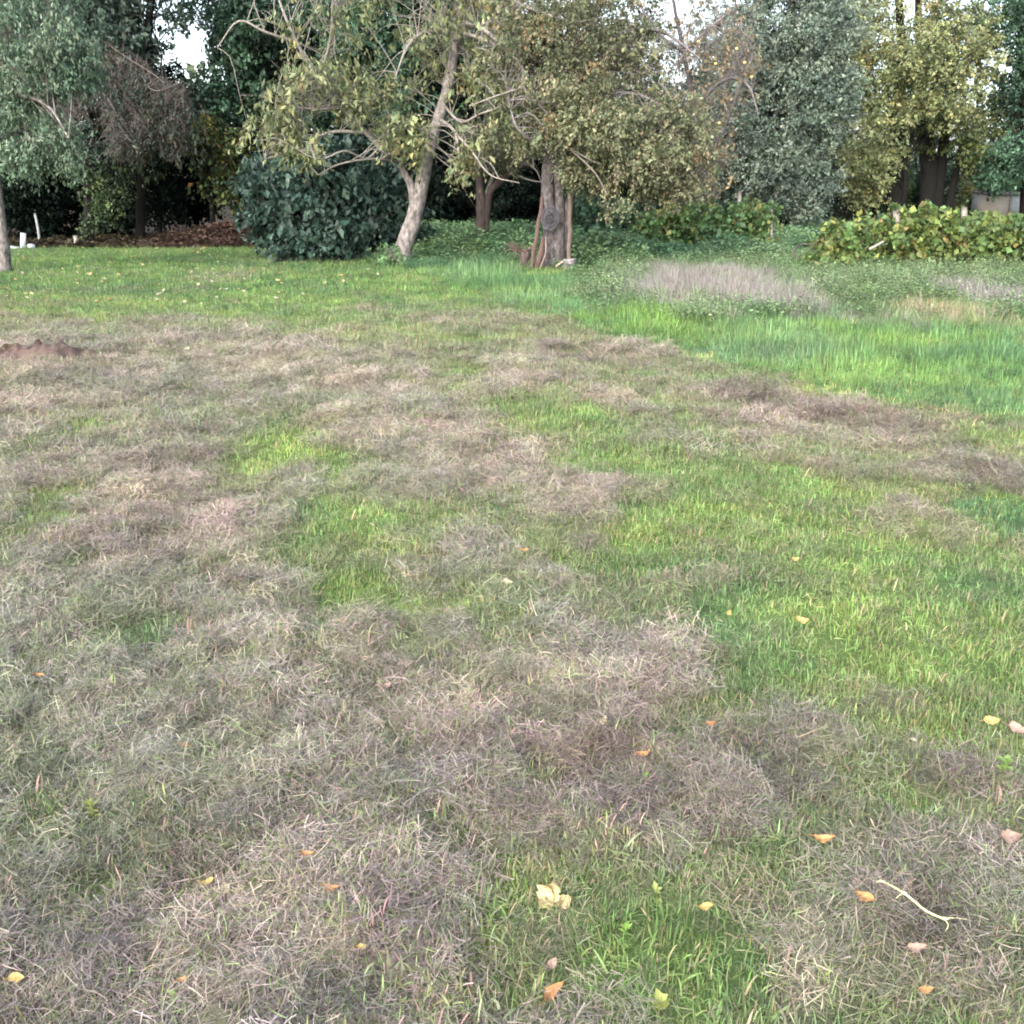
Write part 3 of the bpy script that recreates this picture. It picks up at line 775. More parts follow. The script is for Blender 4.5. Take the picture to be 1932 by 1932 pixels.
# small fruit tree behind it
tree('plum_tree', 'slim young tree with reddish forked trunk between leaning tree and thick one', (908, 486), 26.6,
     [([(908, 487), (907, 440), (909, 395), (905, 350), (906, 318), (915, 270), (920, 210)], [21, 19, 19, 13, 12, 9, 5]),
      ([(911, 397), (922, 372), (938, 348), (962, 325), (985, 290), (1000, 240)], [13, 12, 12, 10, 7, 4])],
     [([(908, 390, 0), (930, 330, .3), (930, 290, .4)], [8, 7, 4]), ([(962, 325), (1000, 340, -.3), (1040, 345, -.5)], [5, 3, 1.5]), ([(980, 300), (1010, 320, -.3), (1022, 345, -.4)], [5, 3, 1.5])],
     BARK_BROWN,
     [(930, 240, 70, 60, 0, 1.2, 46), (920, 290, 60, 25, -.3, .9, 24), (1000, 260, 50, 50, 0, 1.0, 24), (960, 120, 100, 80, .5, 1.5, 46), (930, 20, 120, 60, .5, 1.5, 40)],
     .36, 60, .085, PEAR, TWIG, .6, .014, .55, .5, seed=12)

# thick multi-stemmed old pear
pear, pear_cl, pear_b = tree('pear_tree', 'thick old pear tree of several grown-together stems with tools leaning on it', (1048, 508), 22.7,
     [([(1041, 511), (1040, 450), (1035, 385), (1033, 330), (1036, 280), (1030, 200), (1020, 100), (1010, -40), (1000, -200)], [36, 29, 25, 22, 20, 17, 14, 11, 6]),
      ([(1053, 509, -.05), (1054, 450, -.05), (1056, 385), (1055, 330), (1062, 270), (1080, 200), (1110, 100), (1130, 0), (1150, -150)], [30, 23, 19, 18, 17, 15, 13, 10, 5]),
      ([(1046, 509, .12), (1048, 440, .12), (1045, 370, .1), (1047, 310, .1), (1050, 250, .1)], [26, 20, 15, 12, 8]),
      ([(1059, 507, .05), (1065, 445), (1068, 405), (1075, 378), (1090, 355), (1120, 325), (1160, 290), (1200, 230)], [18, 15, 13, 12, 11, 9, 7, 4])],
     [([(1036, 290), (1010, 270, -.6), (975, 240, -1), (960, 190, -1)], [8, 6, 5, 3]), ([(1075, 220), (1120, 190, -.3), (1180, 175, -.5), (1240, 195, -.6), (1285, 250, -.6), (1310, 330, -.6)], [8, 6, 5, 3.5, 2.5, 1.5]),
      ([(1025, 150), (960, 110, -.5), (900, 90, -.5)], [8, 6, 3]), ([(1110, 100), (1180, 60, 0), (1250, 60, 0), (1320, 110, 0)], [9, 8, 6, 3])],
     BARK_GREY,
     [(1130, 240, 90, 70, -1.2, 1.2, 110), (1080, 180, 90, 70, -1.0, 1.2, 90), (1200, 300, 80, 55, -1.0, 1.2, 90), (1130, 330, 50, 30, -.8, .8, 34), (1250, 340, 55, 45, -.8, 1.0, 50), (1030, 120, 90, 80, 0, 1.6, 80), (1010, 60, 110, 60, -.6, 1.6, 70), (1170, 120, 90, 60, 0, 1.6, 70), (1120, 30, 120, 50, 0, 1.8, 70),
      (970, 210, 50, 50, .3, 1.0, 34), (1050, 250, 50, 30, -1.2, .5, 22), (1000, 270, 40, 25, 0, .8, 14), (1285, 270, 50, 80, -.4, 1.0, 70), (1300, 350, 30, 30, -.4, .6, 16), (1240, 230, 50, 60, -.6, 1.0, 40), (1095, 315, 30, 35, -.9, .4, 26), (1060, -80, 220, 70, 0, 2.6, 110), (1165, 395, 14, 10, -2.3, .3, 4)],
     .34, 96, .065, PEAR, TWIG_APPLE, .4, .012, .6, .6, sag=.1, seed=13, reach=1.5)

# half-bare apple tree, grey twigs and a few yellow apples
apple, apple_cl, apple_b = tree('apple_tree', 'half bare grey twiggy apple tree carrying a few yellow apples, right of the thick pear', (1352, 470), 30,
     [([(1332, 470), (1335, 410), (1334, 350), (1330, 290), (1310, 200), (1290, 100), (1270, 0), (1260, -80)], [13, 12, 12, 11, 9, 7, 5, 3])],
     [([(1335, 300), (1370, 230, -.6), (1400, 150, -1), (1420, 100, -1), (1400, 60, -1)], [6, 5, 4, 3, 1.5]), ([(1325, 250), (1280, 200, -.8), (1240, 150, -1), (1200, 90, -1)], [6, 5, 3, 1.5]),
      ([(1310, 200), (1370, 150, -.9), (1410, 160, -1.3), (1430, 210, -1.4)], [8, 6, 4, 2]), ([(1330, 290), (1300, 270, -1.2), (1270, 300, -1.6), (1250, 350, -1.7)], [6, 5, 3, 2]), ([(1335, 300), (1300, 320, -1), (1320, 370, -1.3), (1340, 400, -1.4)], [5, 4, 3, 1.5]),
      ([(1290, 100), (1330, 60, -.5), (1380, 20, -.8)], [6, 5, 2]), ([(1290, 100), (1240, 60, -.5), (1200, 0, -.8)], [6, 5, 2])],
     BARK_GREY,
     [(1370, 130, 70, 70, -.8, 1.2, 150), (1330, 230, 60, 80, -.6, 1.2, 130), (1300, 330, 60, 50, -.8, 1.2, 90), (1240, 100, 90, 80, 0, 1.3, 130), (1340, 320, 45, 60, -.6, .8, 60), (1380, 60, 70, 60, 0, 1.2, 40), (1320, 380, 30, 20, -1, .6, 12), (1300, 10, 140, 50, 0, 1.6, 50)],
     .36, 13, .08, [((.20, .165, .11), 3), ((.15, .14, .09), 3), ((.26, .19, .11), 1)], TWIG_APPLE, 1.0, .0085, .55, .5, sag=.08, tone=.3, seed=14, reach=6)

# hanging green branch of the left edge tree
ash = tree('ash_tree', 'grey green tree at the left edge, pale trunk, feathery boughs hanging over the lawn', (4, 512), 22.0,
     [([(6, 513), (5, 470), (0, 420), (-6, 370), (-14, 300), (-24, 200), (-36, 80), (-50, -60)], [27, 24, 21, 19, 17, 15, 12, 7])],
     [([(-24, 200), (30, 180, -.5), (90, 200, -1), (130, 260, -1.3)], [9, 7, 5, 2]), ([(-20, 240), (20, 260, -.5), (60, 300, -.9)], [7, 5, 2]), ([(-36, 80), (40, 60, 0), (120, 100, 0), (170, 160, 0)], [9, 7, 5, 2])],
     BARK_PALE,
     [(40, 110, 110, 80, -.4, 1.4, 120), (120, 110, 60, 60, -.4, 1.0, 80), (20, 230, 75, 55, -.4, 1.2, 80), (60, 300, 70, 26, -.6, .9, 50), (135, 285, 20, 40, -.8, .5, 16), (100, 250, 40, 35, -.6, .7, 26), (40, 20, 120, 60, 0, 1.6, 90), (-60, 150, 60, 140, 0, 1.6, 70), (20, -80, 160, 60, 0, 2, 70)],
     .32, 70, .085, GREYG, BARK_PALE, .25, .014, .42, .9, tone=.25, seed=15)

# dying spruce with brown hanging branches
def spruce():
    Y = 33.2; r = np.random.default_rng(21)
    b = P(165, 462, Y); b[2] = 0
    t = thing('spruce_tree', 'dying spruce with bare brown branchlets hanging in curtains, left of the dark wood', 'tree', b)
    tb = Tubes(); tb.add([P(165, 466, Y) - b, P(168, 330, Y) - b, P(172, 150, Y) - b, P(178, 0, Y) - b, P(185, -300, Y) - b], [.15, .13, .11, .09, .05], 12, 30, .1)
    link('trunk', tb.mesh('trunk', BARK_DARK), t)
    lb = Tubes(); cl = []
    boughs = [((172, 60), (235, 110), (290, 175), (330, 250)), ((172, 60), (250, 100), (310, 160), (345, 230)), ((170, 100), (215, 150), (250, 200), (262, 250)), ((170, 110), (130, 140), (100, 190), (85, 235)), ((170, 150), (200, 190), (220, 230), (225, 270)),
              ((172, 90), (240, 120), (300, 150), (345, 165)), ((170, 140), (150, 180), (120, 210), (110, 250)), ((172, 40), (200, 100), (260, 130), (310, 190)), 
              ((172, 130), (230, 165), (290, 215), (310, 255))]
    for k, bo in enumerate(boughs):
        dy = r.uniform(-1.8, .4)
        p = [P(q[0], q[1], Y + dy * i / 3) for i, q in enumerate(bo)]
        lb.add([q - b + r.normal(0, .12, 3) * (i > 0) for i, q in enumerate(p)], [.03, .025, .018, .008], 6, 14, cap=False)
        pp, _ = smooth_path(p, np.ones(4), 46)
        for q in pp[6:]:
            for m in range(3):
                L = r.uniform(.2, .85)
                q = q + r.normal(0, .05, 3); e = q + np.array([r.normal(0, .28), r.normal(0, .28), -L])
                lb.add([q - b, (q + e) / 2 - b + r.normal(0, .05, 3), e - b], [.010, .008, .004], 3, 5, cap=False)
                for z in range(3):
                    f = r.random(); g = q * (1 - f) + e * f
                    lb.add([g - b, g - b + r.normal(0, .06, 3), g - b + np.array([r.normal(0, .13), r.normal(0, .13), -r.uniform(.02, .16)])], [.006, .005, .003], 3, 4, cap=False)
                if r.random() < .6: cl.append([*e, .25])
    link('branches', lb.mesh('branches', TWIG_DEAD), t)
    foliage('crown', t, b, np.array(cl), 20, .11, [((.07, .062, .05), 2), ((.035, .055, .042), 4)], .35, .9, r, .4)
spruce()

# ------------------------------------------------------------------ the dark broad-leaved bush
def bush():
    Y = 25.8; r = np.random.default_rng(31)
    b = P(620, 490, Y); b[2] = 0
    t = thing('fig_bush', 'large rounded dark blue-green bush with hand-sized leaves, left of the leaning tree', 'bush', b)
    cl = blob_clumps([(545, 385, 70, 75, .1, 1.2, 110), (640, 400, 90, 80, -.2, 1.2, 150), (600, 315, 60, 40, 0, 1.2, 60), (680, 325, 70, 50, .2, 1.0, 70), (500, 320, 36, 40, .5, .8, 34), (725, 430, 50, 48, .2, .9, 60), (512, 430, 40, 40, .5, 1, 36), (620, 455, 95, 30, -.6, 1, 80), (755, 380, 34, 50, .5, .8, 34), (575, 285, 26, 20, 0, .5, 12), (650, 272, 24, 18, .2, .5, 10), (478, 380, 14, 30, .3, .4, 10), (790, 450, 24, 28, .6, .5, 16), (560, 470, 50, 16, -.7, .6, 20)], Y, .24, r)
    st = Tubes()
    for k in range(26):
        c = cl[r.integers(0, len(cl))][:3] - b
        a = np.array([r.normal(0, .5), r.normal(0, .3), -.05])
        st.add([a, a * .5 + c * .5 + [0, 0, .2], c], [.03, .022, .01], 5, 8, cap=False)
    link('stems', st.mesh('stems', BARK_BROWN), t)
    foliage('crown', t, b, cl, 19, .17, [((.040, .078, .062), 3), ((.055, .098, .078), 2), ((.028, .055, .045), 2)], .62, .55, r, .5)
bush()
tree('elder_sapling', 'small bright green leafy sapling at the foot of the leaning tree', (738, 500), 23.1,
     [([(742, 503), (740, 485), (738, 470)], [3, 2.5, 1.5])], [], BARK_BROWN, [(735, 478, 18, 14, 0, .2, 12), (742, 495, 14, 10, 0, .2, 8)], .12, 14, .09, [((.10, .18, .08), 1)], None, .5, .006, .55, .5, cat='sapling', seed=32)

# ------------------------------------------------------------------ the wood behind
def wood(name, label, base, Y, tr, blobs, rad, nper, size, cols, bark=BARK_DARK, seed=0, **kw):
    return tree(name, label, base, Y, tr, [], bark, blobs, rad, nper, size, cols, bark, kw.pop('frac', .12), .03, kw.pop('aspect', .65), kw.pop('droop', .4), seed=seed, reach=7, **kw)
G2 = 'trees of the wood behind the lawn'
wood('broadleaf_tree', 'dark teal tree filling the gap between the brown spruce and the leaning tree', (455, 440), 38, [([(456, 446), (455, 380), (452, 300), (450, 150), (455, -200)], [20, 18, 16, 14, 7])],
     [(460, 110, 55, 80, -.5, 2, 70), (500, 130, 90, 90, 0, 2, 110), (400, 210, 60, 45, -1, 1.5, 44), (530, 50, 110, 70, 0, 2.2, 90), (640, 110, 90, 110, .5, 2.2, 110), (500, 240, 70, 40, 0, 1.6, 44), (560, 200, 60, 50, 0, 1.6, 40), (420, 10, 60, 40, 0, 1.5, 34), (560, -90, 220, 80, 0, 3, 120)], .55, 62, .15, TEAL, seed=41, group=G2)
wood('broadleaf_tree', 'dark crown behind the brown spruce with white sky showing at its right', (250, 440), 34.5, [([(262, 446), (266, 380), (272, 250), (280, 60), (300, -200)], [17, 16, 15, 13, 7])],
     [(215, 60, 50, 80, 0, 2, 60), (275, 90, 20, 40, 0, 2, 10), (200, 120, 60, 50, 0, 1.6, 60), (290, 190, 70, 35, 1, 1.6, 60), (170, 30, 60, 60, 0, 2, 70), (230, -60, 120, 70, 0, 3, 80), (345, 30, 20, 20, 0, 1, 6)], .55, 62, .15, [((.045, .075, .06), 3), ((.06, .09, .07), 2)], seed=42, group=G2)
wood('maple_tree', 'small yellow and orange tinged maple glowing between the dark trunks', (400, 440), 36, [([(402, 448), (400, 380), (398, 300), (395, 240)], [10, 9, 7, 4])],
     [(400, 250, 42, 28, -.3, 1, 40), (430, 290, 40, 40, 0, 1, 40), (380, 240, 20, 22, -.5, .5, 10), (400, 330, 36, 40, 0, 1, 34), (440, 350, 20, 50, 0, .8, 24), (340, 250, 40, 30, .5, 1, 20)], .4, 36, .13,
     [((.11, .14, .045), 4), ((.17, .15, .04), 2), ((.34, .19, .05), .25), ((.05, .085, .04), 5)], BARK_DARK, seed=43, group=G2, droop=.6)
wood('ivy_clad_tree', 'dark ivy covered trunk at the edge of the lawn under the brown spruce', (172, 458), 33.2, [([(170, 463), (172, 400), (178, 320), (185, 200)], [12, 11, 10, 8])],
     [(190, 390, 28, 40, 0, .5, 40), (180, 340, 30, 40, 0, .6, 34), (215, 370, 24, 40, 0, .6, 20), (170, 430, 14, 20, 0, .3, 8), (250, 300, 60, 40, .6, 1, 40)], .3, 30, .10, [((.035, .06, .03), 3), ((.07, .11, .04), 1)], seed=44, group=G2)
# added trees, deep shade put into their near-black leaf colour: one by one, a few metres behind one another
shade_fill = [(-60, 36), (40, 35.5), (110, 37), (215, 37.5), (300, 36.5), (370, 39), (520, 37), (800, 33.5), (870, 35), (950, 34), (1020, 36), (1110, 34), (1180, 36.5), (700, 35)]
for i, (px, Y) in enumerate(shade_fill):
    r = np.random.default_rng(500 + i)
    top = 150 + r.uniform(-30, 40) if 250 < px < 480 else 60 + r.uniform(-60, 60)
    if 250 < px < 480: lo = [(px, 350, 48, 70, 0, 1.6, 90)]
    else: lo = [(px, 370, 58, 75, 0, 1.6, 110)]
    wood('shade_fill_tree', 'added near-black tree standing for the deep shade of the wood, reaching down to the ground', (px, 445), Y, [([(px, 448), (px, 300), (px + 3, top)], [9, 8, 3])],
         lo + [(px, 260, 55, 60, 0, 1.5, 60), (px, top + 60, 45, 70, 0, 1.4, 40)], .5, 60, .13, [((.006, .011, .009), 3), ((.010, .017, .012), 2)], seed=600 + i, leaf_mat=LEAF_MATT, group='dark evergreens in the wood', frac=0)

# high canopy over and behind
for i, (px, Y) in enumerate([(760, 34), (860, 40), (-120, 34), (60, 42), (640, 42)]):
    wood('lime_tree', ['tall dark green tree whose crown closes over the leaning tree', 'tall tree behind the slim red trunk, crown out of view', 'tall tree just outside the left edge', 'tall tree behind the hanging boughs at the left', 'tall tree rising behind the dark bush'][i], (px, 445), Y,
         [([(px, 448), (px + 5, 250), (px - 5, 0), (px, -300)], [22, 18, 14, 7])],
         [(px, 90, 110, 100, 0, 2.6, 150), (px, -60, 150, 90, 0, 3.2, 130), (px, 200, 90, 60, 0, 2, 70), (px, -220, 120, 90, 0, 3, 80)], .6, 56, .15, TEAL if i % 2 == 0 else DK, seed=700 + i, group=G2)

# ------------------------------------------------------------------ right side trees
wood('willow_tree', 'big rounded grey-green tree with boughs reaching the ground, behind the dry apple tree', (1480, 405), 46, [([(1480, 412), (1478, 350), (1485, 250), (1490, 100), (1500, -150)], [30, 26, 22, 18, 8])],
     [(1480, 110, 110, 100, -1, 2.6, 240), (1400, 230, 75, 90, -1, 2.4, 150), (1400, 100, 60, 80, -1, 2.4, 90), (1560, 60, 70, 90, -1, 2.4, 90), (1520, 220, 80, 80, -1.5, 2.4, 150), (1440, 320, 80, 50, -1.5, 2.2, 120), (1520, 330, 60, 50, -1.8, 2, 90), (1525, 385, 35, 26, -2, 1.2, 30), (1470, 380, 70, 26, -1, 2, 60), (1540, 60, 60, 70, 0, 2.4, 70), (1430, 60, 60, 60, 0, 2.4, 60), (1380, 340, 50, 60, 0, 2, 60), (1570, 180, 50, 60, -1, 2, 50), (1480, -60, 120, 60, 0, 3, 110)], .55, 90, .12, GREYTEAL, seed=51, tone=.28, group=G2)
wood('maple_tree', 'yellow-green maple with light showing through, right of the big grey-green tree', (1690, 398), 56, [([(1687, 408), (1688, 360), (1690, 300), (1692, 230), (1700, 100), (1690, -100)], [30, 26, 22, 20, 15, 7]), ([(1703, 405), (1706, 350), (1708, 290)], [12, 10, 8])],
     [(1690, 130, 100, 75, -1, 2.6, 120), (1630, 100, 60, 90, -1, 2.4, 75), (1780, 130, 80, 75, -1.5, 2.6, 105), (1720, 60, 100, 50, 0, 2.6, 70), (1640, 300, 55, 55, -2, 2, 110), (1660, 220, 50, 30, -1.5, 2, 28), (1800, 220, 50, 30, -1, 2, 24), (1740, 200, 60, 30, -1, 2, 34), (1850, 40, 40, 40, 0, 2, 12), (1640, 355, 40, 30, -2, 1.6, 34), (1830, 110, 45, 70, -1, 2, 60), (1600, 30, 60, 60, 0, 2, 50), (1700, -40, 120, 40, 0, 2, 50), (1580, 200, 40, 80, 0, 2, 50), (1800, 30, 60, 40, 0, 2, 30)], .6, 66, .145, YELG, seed=52, group=G2)
wood('maple_tree', 'group of dark maple trunks under yellowing leaves, near the small white shed', (1755, 395), 58, [([(1750, 408), (1752, 350), (1750, 290), (1740, 220), (1735, 100), (1730, -80)], [34, 28, 26, 20, 14, 7]), ([(1766, 408), (1770, 350), (1778, 290), (1790, 200), (1810, 60)], [24, 20, 18, 14, 8]), ([(1785, 408), (1798, 350), (1812, 290), (1826, 230)], [14, 12, 10, 6])],
     [(1770, 235, 60, 30, -1, 2, 26), (1830, 265, 40, 40, -1, 2, 34), (1860, 310, 40, 35, 0, 2, 36), (1735, 275, 24, 22, 0, 2, 7), (1860, 200, 30, 60, -.5, 2, 18)], .6, 44, .17, [((.10, .14, .055), 3), ((.15, .18, .06), 2)], seed=53, group=G2)
wood('broadleaf_tree', 'dark green tree at the right edge above the small white shed', (1935, 400), 56, [([(1940, 408), (1938, 300), (1930, 100), (1925, -100)], [26, 22, 16, 8])],
     [(1905, 310, 45, 45, -1.5, 2, 70), (1930, 220, 40, 70, 0, 2, 50), (1905, 30, 60, 60, 0, 2.4, 80), (1940, 120, 50, 120, 0, 2.4, 90), (1930, -60, 60, 60, 0, 2, 40), (2010, 250, 60, 100, 0, 2, 70), (1880, 345, 40, 18, -1, 1.4, 22)], .6, 56, .17, TEAL, seed=54, group=G2)
for i, (px, Y, w, hh, lab) in enumerate([(1250, 44, 90, 130, 'dark thicket behind the half bare apple tree'), (1610, 60, 60, 90, 'brownish shaded thicket right of the big grey-green tree'), (1560, 62, 70, 130, 'dark thicket behind the foot of the big grey-green tree'), (1650, 66, 70, 120, 'green thicket behind the left maple trunk'), (1730, 68, 70, 100, 'dim thicket seen between the maple trunks'), (1830, 70, 80, 90, 'light green thicket left of the small shed'), (1940, 66, 80, 130, 'dark thicket at the right edge behind the shed'), (1370, 50, 80, 150, 'dark thicket under the left side of the big grey-green tree'), (1180, 42, 90, 130, 'dark thicket behind the low drooping pear boughs')]):
    wood('hazel_thicket', lab, (px, 400), Y, [([(px, 404), (px + 4, 340), (px - 3, 300)], [8, 6, 3])],
         [(px, 400 - hh * .45, w, hh * .55, 0, 2.2, 130)], .6, 60, .16, [DK, [((.05, .045, .035), 1), ((.035, .05, .03), 2)], DK, [((.05, .085, .035), 1), ((.10, .13, .04), .5)], DK, YELG, TEAL, DK, DK][i], seed=800 + i, group='thickets behind the garden', cat='thicket', frac=.05)

for i, (px, Y, w, top, cc) in enumerate([(1230, 58, 80, 130, DK), (1330, 62, 80, 20, TEAL), (1600, 66, 80, -20, YELG), (1760, 70, 60, 60, TEAL), (1940, 66, 50, -60, YELG), (1100, 56, 90, -40, DK)]):
    wood('poplar_tree', ['tall dim tree showing through the left half of the dry apple crown', 'tall dim tree between the dry apple and the big grey-green tree', 'tall yellowish tree behind the shoulder of the big grey-green tree', 'tall green tree behind the dark maple trunks', 'tall yellowish tree behind the shed', 'tall dim tree behind the thick pear crown'][i], (px, 400), Y,
         [([(px, 404), (px + 3, 330), (px - 3, 230), (px, top + 40)], [11, 9, 7, 3])],
         [(px, 330, w, 70, 0, 2.4, 100), (px - 10, 210, w * .9, 70, 0, 2.4, 60), (px + 10, top + 70, w * .8, 90, 0, 2.4, 50)], .6, 44, .17, cc, seed=850 + i, group='tall trees far behind the garden', frac=.3)

# far wood, one leafy mass along the horizon
def far_wood():
    r = np.random.default_rng(90)
    n = 1500
    x = r.uniform(-75, 75, n); y = 74 + r.uniform(0, 10, n) - np.abs(x) * .1
    top = 6.5 + 4.5 * fbm(x * .09, x * 0, 3, 3) + np.where(x < -2, 2.5, 0) - 2.5 * np.exp(-((x + 24) / 5) ** 2)
    z = r.random(n) ** .8 * top
    cl = np.stack([x, y, z, r.uniform(.7, 1.5, n)], 1)
    o = foliage('far_wood', None, (0, 0, 0), cl, 34, .42, [((.05, .08, .05), 2), ((.08, .10, .05), 1), ((.04, .06, .045), 2)], .7, .3, r)
    o['kind'] = 'stuff'
far_wood()

# ------------------------------------------------------------------ grape vines on their posts
def vine(label, xs, ytop, ybase, Y, n, cols, seed, dr=.55):
    r = np.random.default_rng(seed)
    b = P((xs[0] + xs[-1]) / 2, 500, Y); b[2] = 0
    t = thing('grape_vine', label, 'vine', b, 'vine rows')
    cl = []
    for k in range(n):
        u = r.random(); px = xs[0] + (xs[-1] - xs[0]) * u
        tp = np.interp(px, xs, ytop); bs = np.interp(px, xs, ybase)
        cl.append([*P(px, tp + (bs - tp) * (r.random() ** .85), Y + r.uniform(-dr, dr)), r.uniform(.12, .26)])
    cl = np.array(cl); cl[:, 2] = np.maximum(cl[:, 2], .1)
    sb = Tubes()
    for k in range(12):
        px = xs[0] + (xs[-1] - xs[0]) * (k + .5) / 12
        a = P(px, 0, Y); a[2] = -.05; m = a + [r.normal(0, .1), 0, .5]; e = P(px + r.normal(0, 20), np.interp(px, xs, ytop) + 10, Y)
        sb.add([a - b, m - b, e - b], [.03, .02, .008], 6, 10, .2, cap=False)
    link('stems', sb.mesh('stems', BARK_BROWN), t)
    foliage('leaves', t, b, cl, 19, .115, cols, .85, .55, r, .3)
    return t
vine('long hedge-like vine row with large yellow-green leaves, at the right edge', [1525, 1560, 1620, 1680, 1750, 1820, 1880, 1990], [478, 425, 410, 388, 396, 396, 410, 410], [512, 520, 520, 518, 516, 512, 512, 512], 22.5, 520, [((.125, .17, .05), 4), ((.085, .145, .05), 6), ((.18, .195, .06), 1.5), ((.20, .15, .06), .3)], 61)
vine('farther vine row, yellow at left end and green at right, behind grey weeds', [1200, 1240, 1300, 1360, 1420, 1460], [425, 393, 384, 390, 378, 388], [462, 464, 464, 460, 460, 464], 28.5, 460, [((.09, .16, .055), 5), ((.16, .175, .06), 1.4), ((.06, .12, .05), 4)], 62, .7)
tree('elder_bush', 'low dark green leafy bush right of the thick pear trunk', (1140, 480), 29.5, [([(1140, 484), (1142, 450), (1140, 420)], [6, 5, 3])], [], BARK_BROWN,
     [(1130, 420, 50, 50, 0, 1, 90), (1200, 420, 50, 35, .3, .8, 50), (1110, 380, 40, 40, .3, .8, 40)], .28, 26, .12, [((.04, .085, .05), 3), ((.06, .12, .06), 2)], None, .1, .01, .7, .5, cat='bush', seed=63)
tree('golden_bush', 'low yellowing bush under the tips of the half bare apple tree', (1280, 440), 29, [([(1280, 450), (1281, 425), (1280, 410)], [4, 3, 2])], [], BARK_BROWN,
     [(1285, 412, 48, 20, 0, .7, 60)], .24, 20, .10, [((.24, .22, .055), 3), ((.30, .22, .06), 1), ((.14, .17, .05), 2)], None, .1, .01, .7, .5, cat='bush', seed=64)

# ------------------------------------------------------------------ posts, tools and oddments
WOODM = noise_material('weathered_wood', (.17, .155, .145), (.30, .28, .27), 12, .9, .4, (6, 6, .6))
RUST = noise_material('reddish_wood', (.045, .030, .028), (.105, .072, .064), 10, .85, .4, (5, 5, .6))
WHITE = noise_material('chalky_white', (.20, .23, .26), (.32, .35, .38), 8, .6, .15)
PALEW = noise_material('pale_pole', (.15, .165, .165), (.25, .27, .275), 8, .7, .2, (3, 3, .5))
WIRE = noise_material('dull_wire', (.035, .035, .045), (.10, .10, .12), 20, .5, .1)
STONE = noise_material('old_concrete', (.12, .10, .11), (.26, .24, .26), 9, .9, .4)

def pole(name, label, cat, a, b, Y0, Y1, w0, w1, mat, group=None, sides=8, base_on_ground=True):
    p, q = P(a[0], a[1], Y0), P(b[0], b[1], Y1)
    if base_on_ground: p[2] = float(height(np.array([p[0]]), np.array([p[1]]))[0]) - .03
    tb = Tubes(); tb.add([p * 0, (q - p) * .5 + [w0 * .2, 0, 0], q - p], [w0 / 2, (w0 + w1) / 4, w1 / 2], sides, 14, .1)
    o = link(name, tb.mesh(name, mat), None, p)
    return tag(o, label, cat, group)
GP = 'posts of the vine rows'
pole('vine_post', 'leaning grey post sticking up out of the far vine row', 'post', (1388, 450), (1396, 362), 28.6, 28.4, .12, .10, WOODM, GP)
pole('vine_post', 'thin pale post at the right end of the far vine row', 'post', (1455, 466), (1456, 390), 28.2, 28.2, .07, .06, WOODM, GP)
pole('vine_post', 'white topped post rising from the left half of the long vine row', 'post', (1688, 500), (1691, 392), 22.6, 22.6, .17, .15, WOODM, GP)
pole('vine_post', 'pale post with flat top in the right half of the long vine row', 'post', (1816, 500), (1819, 391), 22.5, 22.5, .12, .13, WOODM, GP)
pole('wooden_stake', 'short grey slat stuck slantwise in the front of the long vine row', 'stake', (1640, 470), (1668, 455), 21.8, 21.7, .06, .05, WOODM, None, 6, False)

# things leaning on the old pear
def board(name, label, cat, a, b, Y0, Y1, w, th, mat):
    p, q = P(a[0], a[1], Y0), P(b[0], b[1], Y1); p[2] = float(height(np.array([p[0]]), np.array([p[1]]))[0]) - .02
    d = q - p; L = np.linalg.norm(d); z = d / L; x = unit(np.cross(np.array([0, 1., 0]), z)); y = np.cross(z, x)
    n = 10; V = []; F = []
    for i in range(n + 1):
        c = z * L * i / n + x * .012 * math.sin(i * 1.7)
        for sx, sy in ((-1, -1), (1, -1), (1, 1), (-1, 1)): V.append(c + x * sx * w / 2 * (1 + .04 * math.sin(i * 2.3)) + y * sy * th / 2)
    for i in range(n):
        for j in range(4): F.append([4 * i + j, 4 * i + (j + 1) % 4, 4 * i + 4 + (j + 1) % 4, 4 * i + 4 + j])
    F.append([3, 2, 1, 0]); F.append([4 * n, 4 * n + 1, 4 * n + 2, 4 * n + 3])
    o = link(name, mesh_np(name, np.array(V), np.array(F), mat), None, p)
    return tag(o, label, cat)
board('leaning_plank', 'long reddish plank leaning against the left side of the thick pear trunk', 'plank', (1001, 500), (1024, 372), 22.0, 22.6, .075, .03, RUST)
board('wooden_pole', 'upright brown squared pole standing right of the thick pear trunk', 'pole', (1073, 500), (1076, 362), 22.2, 22.4, .085, .07, noise_material('brown_pole', (.07, .052, .048), (.135, .10, .09), 8, .85, .3, (4, 4, .5)))
def wheelbarrow_shell():
    # curved rusty sheet propped on its edge by the pear
    a = P(1010, 502, 22.1); a[2] = 0
    t = thing('curved_board', 'curved rusty brown sheet propped against the pear behind the plank', 'board', a)
    n = 14; V = []; F = []
    for i in range(n + 1):
        u = i / n; z = .66 * u
        xc = .16 * math.sin(u * 1.5) ; w = .09 * (1 - .6 * u)
        for s, dy in ((-1, .0), (1, .02), (1, .05), (-1, .03)):
            V.append([xc + s * w, dy + .1 * u, z])
    for i in range(n):
        for j in range(4): F.append([4 * i + j, 4 * i + (j + 1) % 4, 4 * i + 4 + (j + 1) % 4, 4 * i + 4 + j])
    F.append([3, 2, 1, 0]); F.append([4 * n, 4 * n + 1, 4 * n + 2, 4 * n + 3])
    link('sheet', mesh_np('sheet', np.array(V), np.array(F), RUST), t)
    rim = Tubes(); rim.add([[.06, -.02, -.02], [.17, .0, .22], [.22, .03, .42], [.21, .08, .70]], [.012] * 4, 8, 16)
    link('rim', rim.mesh('rim', noise_material('rim_wood', (.16, .12, .11), (.26, .20, .18), 10)), t)
wheelbarrow_shell()
